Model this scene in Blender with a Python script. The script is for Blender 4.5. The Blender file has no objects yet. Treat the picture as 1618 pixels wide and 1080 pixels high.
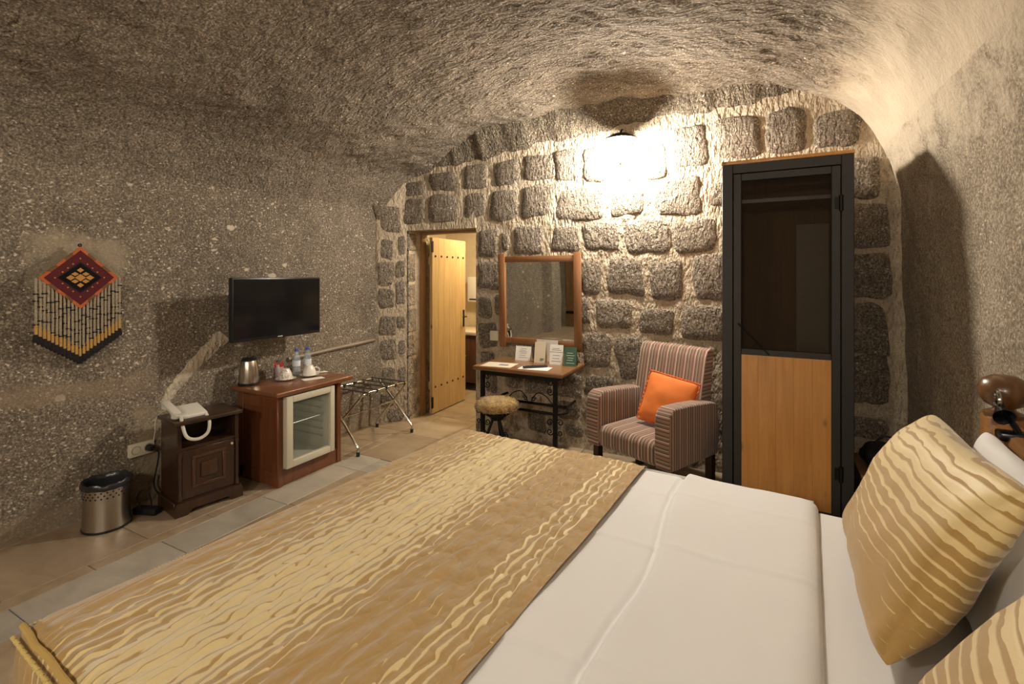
import bpy, bmesh, math, random
import numpy as np
from mathutils import Vector, Matrix, Euler
random.seed(7)
scene = bpy.context.scene
C = scene.collection
PI = math.pi

# ------------------------------------------------------------------ camera, world, exposure
YAW = math.atan(394/760)
cd = bpy.data.cameras.new('camera'); cam = bpy.data.objects.new('camera', cd); C.objects.link(cam)
cd.sensor_width = 36.0; cd.sensor_fit = 'HORIZONTAL'; cd.lens = 760/1618*36.0
cd.shift_y = -(540-435)/1618
cd.clip_start = 0.02
cam.location = (0, 0, 1.5); cam.rotation_euler = (PI/2, 0, YAW)
scene.camera = cam
w = bpy.data.worlds.new('world'); scene.world = w; w.use_nodes = True
w.node_tree.nodes['Background'].inputs[0].default_value = (1, .86, .68, 1)
w.node_tree.nodes['Background'].inputs[1].default_value = 0.05
scene.view_settings.view_transform = 'Standard'; scene.view_settings.look = 'None'
scene.view_settings.gamma = 1.0; scene.view_settings.exposure = 0.74
scene.view_settings.use_curve_mapping = False
SCONCE_L = 520.0      # radiance of the sconce glass on the stone wall
FILL_SCONCE_L = 235.0     # radiance of the unseen fill sconces added behind the camera
BATH_L = 105.0

# ------------------------------------------------------------------ node helpers
def newmat(name):
    m = bpy.data.materials.new(name); m.use_nodes = True
    nt = m.node_tree; nt.nodes.clear()
    out = nt.nodes.new('ShaderNodeOutputMaterial'); b = nt.nodes.new('ShaderNodeBsdfPrincipled')
    nt.links.new(b.outputs[0], out.inputs[0])
    return m, nt, b
def setin(nt, sock, v):
    if isinstance(v, bpy.types.NodeSocket): nt.links.new(v, sock)
    elif isinstance(v, (tuple, list)) and sock.type == 'RGBA': sock.default_value = (v[0], v[1], v[2], 1)
    else: sock.default_value = v
def math_(nt, op, a, b=0.0, c=None, clamp=False):
    n = nt.nodes.new('ShaderNodeMath'); n.operation = op; n.use_clamp = clamp
    setin(nt, n.inputs[0], a); setin(nt, n.inputs[1], b)
    if c is not None: setin(nt, n.inputs[2], c)
    return n.outputs[0]
def mix(nt, f, a, b, mode='MIX'):
    n = nt.nodes.new('ShaderNodeMix'); n.data_type = 'RGBA'; n.blend_type = mode
    setin(nt, n.inputs[0], f); setin(nt, n.inputs[6], a); setin(nt, n.inputs[7], b)
    return n.outputs[2]
def ramp(nt, f, stops, interp='LINEAR'):
    n = nt.nodes.new('ShaderNodeValToRGB'); n.color_ramp.interpolation = interp
    el = n.color_ramp.elements
    while len(el) < len(stops): el.new(0.5)
    for e, (p, c) in zip(el, stops):
        e.position = p
        e.color = (c, c, c, 1) if isinstance(c, (int, float)) else (c[0], c[1], c[2], 1)
    setin(nt, n.inputs[0], f); return n.outputs[0]
def coord(nt, kind='Object'):
    n = nt.nodes.new('ShaderNodeTexCoord'); return n.outputs[kind]
def mapping(nt, v, loc=(0,0,0), rot=(0,0,0), scale=(1,1,1)):
    n = nt.nodes.new('ShaderNodeMapping'); nt.links.new(v, n.inputs[0])
    n.inputs[1].default_value = loc; n.inputs[2].default_value = rot; n.inputs[3].default_value = scale
    return n.outputs[0]
def noise(nt, v, scale, detail=2.0, rough=.5, dist=0.0, out=0):
    n = nt.nodes.new('ShaderNodeTexNoise'); nt.links.new(v, n.inputs['Vector'])
    n.inputs['Scale'].default_value = scale; n.inputs['Detail'].default_value = detail
    n.inputs['Roughness'].default_value = rough; n.inputs['Distortion'].default_value = dist
    return n.outputs[out]
def voronoi(nt, v, scale, rnd=1.0):
    n = nt.nodes.new('ShaderNodeTexVoronoi'); nt.links.new(v, n.inputs['Vector'])
    n.inputs['Scale'].default_value = scale; n.inputs['Randomness'].default_value = rnd
    return n.outputs['Distance'], n.outputs['Color']
def sep(nt, v):
    n = nt.nodes.new('ShaderNodeSeparateXYZ'); nt.links.new(v, n.inputs[0]); return n.outputs
def bump(nt, h, strength, dist, normal=None):
    n = nt.nodes.new('ShaderNodeBump'); n.inputs['Strength'].default_value = strength
    n.inputs['Distance'].default_value = dist; nt.links.new(h, n.inputs['Height'])
    if normal is not None: nt.links.new(normal, n.inputs['Normal'])
    return n.outputs[0]
def jitter(nt, v):
    """shift texture space per object so copies differ"""
    oi = nt.nodes.new('ShaderNodeObjectInfo')
    vm = nt.nodes.new('ShaderNodeVectorMath'); vm.operation = 'ADD'
    nt.links.new(v, vm.inputs[0])
    s = math_(nt, 'MULTIPLY', oi.outputs['Random'], 37.0)
    nt.links.new(s, vm.inputs[1]); return vm.outputs[0], oi.outputs['Random']

_m = {}
def plain(name, col, rough=.5, metal=0.0, spec=.5, var=0.0, vscale=30, bmp=0.0, bscale=200, emit=None, coat=0.0, trans=0.0, ior=1.45):
    if name in _m: return _m[name]
    m, nt, b = newmat(name)
    b.inputs['Roughness'].default_value = rough; b.inputs['Metallic'].default_value = metal
    b.inputs['Specular IOR Level'].default_value = spec; b.inputs['Coat Weight'].default_value = coat
    b.inputs['Transmission Weight'].default_value = trans; b.inputs['IOR'].default_value = ior
    o = coord(nt)
    n = noise(nt, o, vscale, 3)
    c = mix(nt, n, tuple(x*(1-var) for x in col), tuple(min(1, x*(1+var)) for x in col))
    setin(nt, b.inputs['Base Color'], c)
    if bmp: setin(nt, b.inputs['Normal'], bump(nt, noise(nt, o, bscale, 2), bmp, .002))
    if emit:
        b.inputs['Emission Color'].default_value = (*emit[0], 1); b.inputs['Emission Strength'].default_value = emit[1]
    _m[name] = m; return m
def wood(name, c1, c2, rough=.45, axis=2, scale=1.0, knots=0.0, coat=0.1, rnd=True):
    if name in _m: return _m[name]
    m, nt, b = newmat(name)
    o = coord(nt)
    if rnd: o, r = jitter(nt, o)
    sc = [14*scale]*3; sc[axis] = 1.1*scale
    v = mapping(nt, o, scale=sc)
    n1 = noise(nt, v, 1.6, 5, .6, 1.2)
    sc2 = [90*scale]*3; sc2[axis] = 3*scale
    n2 = noise(nt, mapping(nt, o, scale=sc2), 1.0, 3)
    f = math_(nt, 'ADD', math_(nt, 'MULTIPLY', n1, .75), math_(nt, 'MULTIPLY', n2, .3))
    c = ramp(nt, f, [(.28, c1), (.72, c2)])
    if knots:
        sk = [6*scale]*3; sk[axis] = 3*scale
        d, cc = voronoi(nt, mapping(nt, o, scale=sk), 1.0)
        k = ramp(nt, d, [(.03, 1.0), (.10, 0.0)])
        pick = math_(nt, 'GREATER_THAN', sep(nt, cc)[0], 1-knots)
        c = mix(nt, math_(nt, 'MULTIPLY', math_(nt, 'MULTIPLY', k, pick), .85), c, tuple(x*.25 for x in c1))
    setin(nt, b.inputs['Base Color'], c)
    b.inputs['Roughness'].default_value = rough; b.inputs['Coat Weight'].default_value = coat
    setin(nt, b.inputs['Normal'], bump(nt, f, .25, .003))
    _m[name] = m; return m

def tuff(name, dark, mid, speck, amount=1.0, strokes=0.0, srot=(0,0,.6), sscale=(1,1,1), fine=.5, plaster=None, rnd=False, patches=(), bigspeck=1.0, sdist=.05):
    """volcanic tuff: grey-brown matrix with pale pumice specks of several sizes"""
    m, nt, b = newmat(name)
    o = coord(nt); rr = None
    if rnd: o, rr = jitter(nt, o)
    big = noise(nt, o, 1.1, 4, .6)
    mid_n = noise(nt, o, 9, 4, .65)
    grain = noise(nt, o, 85, 3, .7)
    base = mix(nt, ramp(nt, mid_n, [(.3, 0.0), (.7, 1.0)]), dark, mid)
    base = mix(nt, ramp(nt, big, [(.35, 0.0), (.7, .55)]), base, tuple(x*1.35 for x in mid))
    base = mix(nt, ramp(nt, grain, [(.36, .75), (.60, 0.0)]), base, tuple(x*.32 for x in dark))
    base = mix(nt, ramp(nt, grain, [(.54, 0.0), (.74, .6)]), base, speck)
    tot = None
    wob = noise(nt, o, 30, 2, out=1)
    vw = nt.nodes.new('ShaderNodeVectorMath'); vw.operation = 'MULTIPLY_ADD'
    nt.links.new(wob, vw.inputs[0]); vw.inputs[1].default_value = (.03, .03, .03); nt.links.new(o, vw.inputs[2])
    for sc, rad, th in ((9, .17*bigspeck, .80), (24, .26, .62), (60, .36, .45)):
        d, cc = voronoi(nt, mapping(nt, vw.outputs[0], scale=(1, .8, 1.15)), sc)
        q = math_(nt, 'SUBTRACT', sep(nt, cc)[0], th, clamp=True)
        q = math_(nt, 'MULTIPLY', q, rad/(1-th)*amount)
        k = math_(nt, 'MULTIPLY', math_(nt, 'SUBTRACT', q, d), 14.0, clamp=True)
        tot = k if tot is None else math_(nt, 'MAXIMUM', tot, k)
    col = mix(nt, math_(nt, 'MULTIPLY', tot, .9), base, speck)
    x, y, z = sep(nt, o)
    rough_edge = math_(nt, 'MULTIPLY', math_(nt, 'SUBTRACT', noise(nt, o, 5, 5, .7), .5), .5)
    for (axis, c0, half0, axis2, c1, half1, pc, pa) in patches:      # mortar repairs with a shape of their own
        ax = (x, y, z)[axis]; ay = (x, y, z)[axis2]
        d1 = math_(nt, 'DIVIDE', math_(nt, 'ABSOLUTE', math_(nt, 'SUBTRACT', ax, c0)), half0)
        d2 = math_(nt, 'DIVIDE', math_(nt, 'ABSOLUTE', math_(nt, 'SUBTRACT', ay, c1)), half1)
        dd = math_(nt, 'ADD', math_(nt, 'MAXIMUM', d1, d2), math_(nt, 'MULTIPLY', rough_edge, 4.5))
        f = math_(nt, 'MULTIPLY', math_(nt, 'MULTIPLY', math_(nt, 'SUBTRACT', 1.0, dd), 2.2, clamp=True), pa)
        col = mix(nt, f, col, mix(nt, grain, tuple(v*.75 for v in pc), pc))
    pmask = None
    if plaster:
        x0, wdt, pc = plaster
        f = math_(nt, 'ADD', x, math_(nt, 'MULTIPLY', rough_edge, .9))
        pmask = math_(nt, 'DIVIDE', math_(nt, 'SUBTRACT', f, x0), wdt, clamp=True)
        pcol = mix(nt, mid_n, tuple(v*.82 for v in pc), pc)
        pcol = mix(nt, math_(nt, 'MULTIPLY', tot, .35), pcol, tuple(min(1, v*1.3) for v in pc))
        pcol = mix(nt, ramp(nt, grain, [(.25, .6), (.42, 0.0)]), pcol, tuple(v*.45 for v in pc))
        col = mix(nt, pmask, col, pcol)
    if rr is not None:
        gx_, gy_, gz_ = sep(nt, coord(nt, 'Generated'))
        ex = math_(nt, 'ABSOLUTE', math_(nt, 'SUBTRACT', gx_, .5)); ez = math_(nt, 'ABSOLUTE', math_(nt, 'SUBTRACT', gz_, .5))
        ed = math_(nt, 'MULTIPLY', math_(nt, 'MAXIMUM', ex, ez), 2.0)
        ed = math_(nt, 'ADD', ed, math_(nt, 'MULTIPLY', math_(nt, 'SUBTRACT', noise(nt, o, 16, 5, .7), .5), 1.1))
        sm = math_(nt, 'MULTIPLY', math_(nt, 'SUBTRACT', ed, .82), 4.0, clamp=True)
        col = mix(nt, sm, col, mix(nt, grain, (.30, .235, .16), (.52, .43, .31)))
        col = mix(nt, 1.0, col, ramp(nt, rr, [(0, .82), (1, 1.0)]), 'MULTIPLY')
    setin(nt, b.inputs['Base Color'], col)
    b.inputs['Roughness'].default_value = .92; b.inputs['Specular IOR Level'].default_value = .2
    nrm = None
    if strokes:
        sv = mapping(nt, o, rot=srot, scale=sscale)
        s1 = noise(nt, sv, 1.0, 2.5, .55, .6)
        st = strokes
        h = s1
        n = nt.nodes.new('ShaderNodeBump'); n.inputs['Distance'].default_value = sdist
        nt.links.new(h, n.inputs['Height'])
        if pmask is not None: setin(nt, n.inputs['Strength'], math_(nt, 'MULTIPLY', math_(nt, 'SUBTRACT', 1.0, math_(nt, 'MULTIPLY', pmask, .75)), st))
        else: n.inputs['Strength'].default_value = st
        nrm = n.outputs[0]
    hf = math_(nt, 'ADD', noise(nt, o, 45, 5, .7), math_(nt, 'MULTIPLY', tot, .25))
    setin(nt, b.inputs['Normal'], bump(nt, hf, fine, .02, nrm))
    return m
def mortar(name, c1, c2):
    m, nt, b = newmat(name)
    o = coord(nt)
    n1 = noise(nt, o, 6, 5, .65); n2 = noise(nt, o, 70, 3, .6)
    c = ramp(nt, n1, [(.3, c1), (.68, c2)])
    c = mix(nt, ramp(nt, n2, [(.3, .55), (.46, 0.0)]), c, tuple(v*.4 for v in c1))
    z = sep(nt, o)[2]
    low = math_(nt, 'MULTIPLY', math_(nt, 'SUBTRACT', .75, math_(nt, 'ADD', z, math_(nt, 'MULTIPLY', math_(nt, 'SUBTRACT', n1, .5), 1.2))), 1.6, clamp=True)
    stain = math_(nt, 'MULTIPLY', low, ramp(nt, noise(nt, o, 9, 4, .7), [(.5, 0.0), (.62, .7)]))
    c = mix(nt, stain, c, (.06, .045, .03))
    setin(nt, b.inputs['Base Color'], c); b.inputs['Roughness'].default_value = .9; b.inputs['Specular IOR Level'].default_value = .2
    st = noise(nt, mapping(nt, o, rot=(0, .5, 0), scale=(46, 30, 18)), 1.0, 2.5, .55)
    nb = bump(nt, math_(nt, 'ADD', st, math_(nt, 'MULTIPLY', noise(nt, o, 14, 4), .5)), .9, .045)
    setin(nt, b.inputs['Normal'], nb)
    return m

# ------------------------------------------------------------------ mesh helpers
class MB:
    def __init__(s): s.bm = bmesh.new(); s.uvf = None
    def _x(s, vs, M):
        if M is not None: bmesh.ops.transform(s.bm, matrix=M, verts=vs)
    def box(s, c, size, bev=0.0, seg=2, M=None):
        r = bmesh.ops.create_cube(s.bm, size=1.0); vs = r['verts']
        bmesh.ops.scale(s.bm, vec=size, verts=vs); bmesh.ops.translate(s.bm, vec=c, verts=vs)
        s._x(vs, M)
        if bev:
            es = list({e for v in vs for e in v.link_edges})
            bmesh.ops.bevel(s.bm, geom=es, offset=bev, segments=seg, profile=.5, affect='EDGES')
        return s
    def span(s, a, b, bev=0.0, seg=2, M=None):
        return s.box([(a[i]+b[i])/2 for i in range(3)], [abs(b[i]-a[i]) for i in range(3)], bev, seg, M)
    def lathe(s, prof, c=(0,0,0), seg=28, M=None):
        rings = []
        for r, z in prof:
            if r < 1e-5: rings.append([s.bm.verts.new((c[0], c[1], c[2]+z))])
            else: rings.append([s.bm.verts.new((c[0]+r*math.cos(2*PI*k/seg), c[1]+r*math.sin(2*PI*k/seg), c[2]+z)) for k in range(seg)])
        for a, b in zip(rings, rings[1:]):
            if len(a) == 1 and len(b) == 1: continue
            for k in range(seg):
                k2 = (k+1) % seg
                if len(a) == 1: s.bm.faces.new((a[0], b[k2], b[k]))
                elif len(b) == 1: s.bm.faces.new((a[k], a[k2], b[0]))
                else: s.bm.faces.new((a[k], a[k2], b[k2], b[k]))
        s._x([v for r in rings for v in r], M); return s
    def tube(s, pts, r, seg=8, closed=False, M=None):
        pts = [Vector(p) for p in pts]; n = len(pts)
        rs = r if isinstance(r, (list, tuple)) else [r]*n
        rings = []; prev = None
        for i, p in enumerate(pts):
            if closed: t = pts[(i+1) % n]-pts[i-1]
            else: t = pts[min(i+1, n-1)]-pts[max(i-1, 0)]
            t.normalize()
            if prev is None:
                u = t.cross(Vector((0, 0, 1)))
                if u.length < .05: u = t.cross(Vector((1, 0, 0)))
            else: u = prev-t*prev.dot(t)
            u.normalize(); prev = u; v = t.cross(u)
            rings.append([s.bm.verts.new(p+(u*math.cos(2*PI*k/seg)+v*math.sin(2*PI*k/seg))*rs[i]) for k in range(seg)])
        pairs = list(zip(rings, rings[1:]))
        if closed: pairs.append((rings[-1], rings[0]))
        for a, b in pairs:
            for k in range(seg): s.bm.faces.new((a[k], a[(k+1) % seg], b[(k+1) % seg], b[k]))
        if not closed:
            s.bm.faces.new(list(reversed(rings[0]))); s.bm.faces.new(rings[-1])
        s._x([v for q in rings for v in q], M); return s
    def prism(s, poly, h, M=None, bev=0.0):
        """poly in local xy, extruded to z=h"""
        a = [s.bm.verts.new((x, y, 0)) for x, y in poly]; b = [s.bm.verts.new((x, y, h)) for x, y in poly]
        s.bm.faces.new(list(reversed(a))); s.bm.faces.new(b); n = len(poly)
        for k in range(n): s.bm.faces.new((a[k], a[(k+1) % n], b[(k+1) % n], b[k]))
        s._x(a+b, M)
        if bev:
            es = [e for e in s.bm.edges if e.verts[0] in a+b and e.verts[1] in a+b]
            bmesh.ops.bevel(s.bm, geom=es, offset=bev, segments=2, profile=.5, affect='EDGES')
        return s
    def grid(s, fn, nu, nv, M=None, closeu=False):
        vs = [[s.bm.verts.new(fn(i/nu, j/nv)) for j in range(nv+1)] for i in range(nu+1)]
        for i in range(nu):
            for j in range(nv): s.bm.faces.new((vs[i][j], vs[i+1][j], vs[i+1][j+1], vs[i][j+1]))
        s._x([v for r in vs for v in r], M); return s
    def build(s, name, mat, parent=None, smooth=True, angle=38, weld=0.0):
        if weld: bmesh.ops.remove_doubles(s.bm, verts=s.bm.verts[:], dist=weld)
        bmesh.ops.recalc_face_normals(s.bm, faces=s.bm.faces[:])
        me = bpy.data.meshes.new(name); s.bm.to_mesh(me); s.bm.free()
        me.materials.append(mat)
        if smooth:
            me.shade_smooth(); me.set_sharp_from_angle(angle=math.radians(angle))
        o = bpy.data.objects.new(name, me); C.objects.link(o)
        if parent: o.parent = parent
        return o
def npmesh(name, V, Fc, mats, parent=None, midx=None, smooth=True):
    me = bpy.data.meshes.new(name)
    V = np.asarray(V, dtype=np.float32); Fc = np.asarray(Fc, dtype=np.int32)
    me.vertices.add(len(V)); me.vertices.foreach_set('co', V.ravel())
    me.loops.add(Fc.size); me.loops.foreach_set('vertex_index', Fc.ravel())
    me.polygons.add(len(Fc)); me.polygons.foreach_set('loop_start', np.arange(0, Fc.size, 4, dtype=np.int32))
    me.update(calc_edges=True)
    for m in (mats if isinstance(mats, list) else [mats]): me.materials.append(m)
    if midx is not None: me.polygons.foreach_set('material_index', np.asarray(midx, dtype=np.int32))
    if smooth: me.shade_smooth()
    o = bpy.data.objects.new(name, me); C.objects.link(o)
    if parent: o.parent = parent
    return o
def thing(name, label, cat, loc=(0,0,0), rz=0.0, group=None):
    o = bpy.data.objects.new(name, None); C.objects.link(o); o.empty_display_size = .1
    o.location = loc; o.rotation_euler = (0, 0, rz); o['label'] = label; o['category'] = cat
    if group: o['group'] = group
    return o
def tag(o, label, cat, group=None):
    o['label'] = label; o['category'] = cat
    if group: o['group'] = group
    return o
def struct(o, label=None):
    o['kind'] = 'structure'
    if label: o['label'] = label
    return o
def place(o, loc, rz=0.0):
    o.location = loc; o.rotation_euler = (0, 0, rz); return o
def grid_faces(nu, nv):
    i, j = np.meshgrid(np.arange(nu), np.arange(nv), indexing='ij')
    a = i*(nv+1)+j
    return np.stack([a, a+nv+1, a+nv+2, a+1], -1).reshape(-1, 4)
def vnoise(P, seed=0):
    P = np.asarray(P, dtype=np.float64); I = np.floor(P).astype(np.int64); f = P-I; f = f*f*(3-2*f)
    def h(ix, iy, iz):
        n = (ix*374761393+iy*668265263+iz*2147483647+seed*974634777) & 0xffffffff
        n = ((n ^ (n >> 13))*1274126177) & 0xffffffff
        n = (n ^ (n >> 16)) & 0xffff
        return n/32767.5-1.0
    r = 0
    for dx in (0, 1):
        wx = f[..., 0] if dx else 1-f[..., 0]
        for dy in (0, 1):
            wy = f[..., 1] if dy else 1-f[..., 1]
            for dz in (0, 1):
                wz = f[..., 2] if dz else 1-f[..., 2]
                r = r+h(I[..., 0]+dx, I[..., 1]+dy, I[..., 2]+dz)*wx*wy*wz
    return r
def fbm(P, oct=3, seed=0):
    r = 0; a = 1.0; P = np.asarray(P, dtype=np.float64)
    for k in range(oct):
        r = r+a*vnoise(P*(2.03**k)+7.3*k, seed+k); a *= .5
    return r
def arc(c, r, a0, a1, n, plane='xz'):
    out = []
    for k in range(n+1):
        a = math.radians(a0+(a1-a0)*k/n); p = (r*math.cos(a), r*math.sin(a))
        out.append({'xz': (c[0]+p[0], c[1], c[2]+p[1]), 'xy': (c[0]+p[0], c[1]+p[1], c[2]), 'yz': (c[0], c[1]+p[0], c[2]+p[1])}[plane])
    return out
def spline(pts, n=8):
    P = [Vector(p) for p in pts]; out = []
    for i in range(len(P)-1):
        p0 = P[max(i-1, 0)]; p1 = P[i]; p2 = P[i+1]; p3 = P[min(i+2, len(P)-1)]
        for k in range(n):
            t = k/n
            out.append(.5*((2*p1)+(-p0+p2)*t+(2*p0-5*p1+4*p2-p3)*t*t+(-p0+3*p1-3*p2+p3)*t**3))
    out.append(P[-1]); return out

# ------------------------------------------------------------------ materials
T_DARK = (.150, .122, .090); T_MID = (.27, .222, .165); T_SPECK = (.62, .54, .43)
PLASTER = (.50, .40, .28)
M_wall_left = tuff('tuff_left', T_DARK, T_MID, T_SPECK, 1.15, strokes=.25, srot=(0, 0, .3), sscale=(14, 14, 14), fine=.55, bigspeck=1.5,
    patches=((1, 1.40, .27, 2, 1.60, .17, (.40, .33, .23), .75), (1, 1.25, .48, 2, .80, .075, (.33, .25, .17), .6), (1, 1.6, 3.0, 2, -.02, .20, (.36, .28, .19), .6), (1, 1.80, .16, 2, .34, .30, (.36, .28, .18), .75)))
M_ceil = tuff('tuff_ceiling', (.15, .122, .092), (.265, .218, .165), T_SPECK, .8, strokes=.85, srot=(0, 0, -.75), sscale=(13, 28, 18), fine=.40, plaster=(.25, .30, (.56, .47, .35)))
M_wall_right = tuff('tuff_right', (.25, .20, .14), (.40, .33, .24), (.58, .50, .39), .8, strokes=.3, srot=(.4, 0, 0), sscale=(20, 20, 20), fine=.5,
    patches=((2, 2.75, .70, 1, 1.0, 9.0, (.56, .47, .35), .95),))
M_stone = tuff('tuff_block', (.245, .198, .148), (.40, .328, .248), (.66, .57, .45), 1.1, strokes=.9, srot=(0, .5, 0), sscale=(46, 30, 18), fine=.7, sdist=.09, rnd=True, bigspeck=1.3)
M_rockband = tuff('tuff_band', (.13, .105, .075), (.24, .195, .14), T_SPECK, .9, strokes=1.0, srot=(0, .7, 0), sscale=(45, 30, 16), fine=.5)
M_mortar = mortar('lime_mortar', (.36, .285, .20), (.54, .45, .33))

# ------------------------------------------------------------------ the carved vault
XB = [-3.9, -3.47, -3.25, -2.5, 1.4]; YB = [3.70, 3.72, 3.92, 3.98, 3.98]
def yb(x): return np.interp(x, XB, YB)
XLY = [-2.4, -1.75, -1.55, -1.15, -1.0, 0.0, 1.07, 1.39, 2.3, 3.285, 3.72, 4.4]
XLX = [-3.95, -3.92, -3.74, -3.74, -3.92, -3.90, -3.78, -3.69, -3.57, -3.50, -3.48, -3.47]
PROF = [(-3.47, -.03, 0), (-3.47, .6, 0), (-3.485, 1.2, 0), (-3.50, 1.8, 0), (-3.486, 2.10, 0), (-3.41, 2.27, 0), (-3.22, 2.49, 0), (-2.77, 2.66, 0), (-2.286, 2.826, 0), (-1.626, 2.918, 0), (-1.2, 2.945, 0),
        (-.675, 2.918, 0), (-.22, 2.886, 0), (.12, 2.84, 0), (.34, 2.765, 0), (.52, 2.66, 0), (.68, 2.467, 0), (.77, 2.205, 0), (.82, 1.94, 0), (.835, 1.4, 0), (.835, .7, 0), (.835, -.03, 0)]
pp = np.array([tuple(v) for v in spline(PROF, 24)])[:, :2]
seg = np.r_[0, np.cumsum(np.hypot(*np.diff(pp, axis=0).T))]
NS = int(seg[-1]/.018); ss = np.linspace(0, seg[-1], NS+1)
px_ = np.interp(ss, seg, pp[:, 0]); pz_ = np.interp(ss, seg, pp[:, 1])
tx = np.gradient(px_); tz = np.gradient(pz_); tl = np.hypot(tx, tz); nx = tz/tl; nz = -tx/tl    # points into the room
Y0, Y1 = -2.05, 4.06
NY = int((Y1-Y0)/.018); yy = np.linspace(Y0, Y1, NY+1)
wl = np.clip((-1.2-px_)/2.2, 0, 1)
S_, Y_ = np.meshgrid(np.arange(NS+1), yy, indexing='ij')
dX = (np.interp(yy, XLY, XLX)+3.48)
BX = px_[:, None]+wl[:, None]*dX[None, :]; BZ = np.repeat(pz_[:, None], NY+1, 1)
P0 = np.stack([BX, Y_, BZ], -1)
top = np.clip((pz_-2.0)/.6, 0, 1)[:, None]; right = np.clip((px_-.0)/.5, 0, 1)[:, None]
disp = .022*fbm(P0*1.3, 2, 3)+.008*fbm(P0*5, 2, 9)*(1+top)
ca, sa = math.cos(.75), math.sin(.75)
PR = np.stack([(P0[..., 0]*ca+P0[..., 1]*sa)*9, (-P0[..., 0]*sa+P0[..., 1]*ca)*21, P0[..., 2]*12], -1)
disp = disp+.012*top*(1-.8*right)*fbm(PR, 1, 21)
floorfix = np.clip(BZ/.15, 0, 1)
VX = BX+nx[:, None]*disp; VZ = BZ+nz[:, None]*disp*floorfix
V = np.stack([VX, Y_, VZ], -1)
def shell_part(name, i0, i1, mat):
    sub = V[i0:i1+1].reshape(-1, 3); f = grid_faces(i1-i0, NY)[:, ::-1]
    return struct(npmesh(name, sub, f, mat))
iL = int(np.argmin(np.abs(ss-np.interp(2.2, pp[:60*2, 1], seg[:60*2]))))
iL = int(np.argmax((pz_ > 2.16))); iR = int(len(pz_)-1-np.argmax(pz_[::-1] > 2.35))
wall_left = shell_part('wall_left', 0, iL, M_wall_left)
ceiling = shell_part('ceiling', iL, iR, M_ceil)
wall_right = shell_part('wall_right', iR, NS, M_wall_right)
def xleft(y, z):
    i = int(np.argmin(np.abs(pz_[:iL]-z))); j = int(np.clip(round((y-Y0)/(Y1-Y0)*NY), 0, NY)); return float(V[i, j, 0])

# back wall of blocks in lime mortar, with a band of natural rock on top
BND = [(-3.9, 2.02), (-3.455, 2.081), (-3.401, 2.245), (-3.254, 2.488), (-2.922, 2.572), (-2.697, 2.596), (-2.351, 2.611), (-2.219, 2.639), (-1.971, 2.657), (-1.792, 2.699), (-1.453, 2.70), (-1.046, 2.741), (-.732, 2.778), (-.35, 2.754), (-.177, 2.77), (-.05, 2.782), (.177, 2.80), (.4, 3.2), (1.4, 3.2)]
bx_ = [p[0] for p in BND]; bz_ = [p[1] for p in BND]
DX0, DX1, DZ = -3.254, -2.457, 1.962
xs = np.unique(np.r_[np.linspace(-3.75, DX0, 28), np.linspace(DX0, DX1, 40), np.linspace(DX1, 1.0, 185)])
z_lo = np.linspace(-.03, DZ, 105); nA, nB_ = 44, 26
bcol = np.minimum(np.interp(xs, bx_, bz_)+.012*np.sin(xs*17)+.008*np.sin(xs*41+1), 3.06)
gz = np.stack([np.r_[z_lo, np.linspace(DZ, bc, nA+1)[1:], np.linspace(bc, 3.12, nB_+1)[1:]] for bc in bcol])
gx = np.repeat(xs[:, None], gz.shape[1], 1); zs = gz[0]
bd = np.repeat(bcol[:, None], gz.shape[1], 1)
above = np.clip((gz-bd)/.22, 0, 1.4)
Pw = np.stack([gx, gz*0+3, gz], -1)
wy = yb(gx)-.004*fbm(Pw*3, 2, 31)-.0045*fbm(Pw*14, 2, 37)-.16*above**1.1-.03*(above > 0)*0
nxw, nzw = len(xs)-1, len(zs)-1
fw = grid_faces(nxw, nzw)
Vw = np.stack([gx, wy, gz], -1).reshape(-1, 3)
cen = Vw[fw].mean(1)
keep = ~((cen[:, 0] > DX0) & (cen[:, 0] < DX1) & (cen[:, 2] < DZ))
mi = ((np.arange(len(fw)) % nzw) >= 104+nA).astype(int)
wall_back = struct(npmesh('wall_back', Vw, fw[keep], [M_mortar, M_rockband], midx=mi[keep]))
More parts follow.
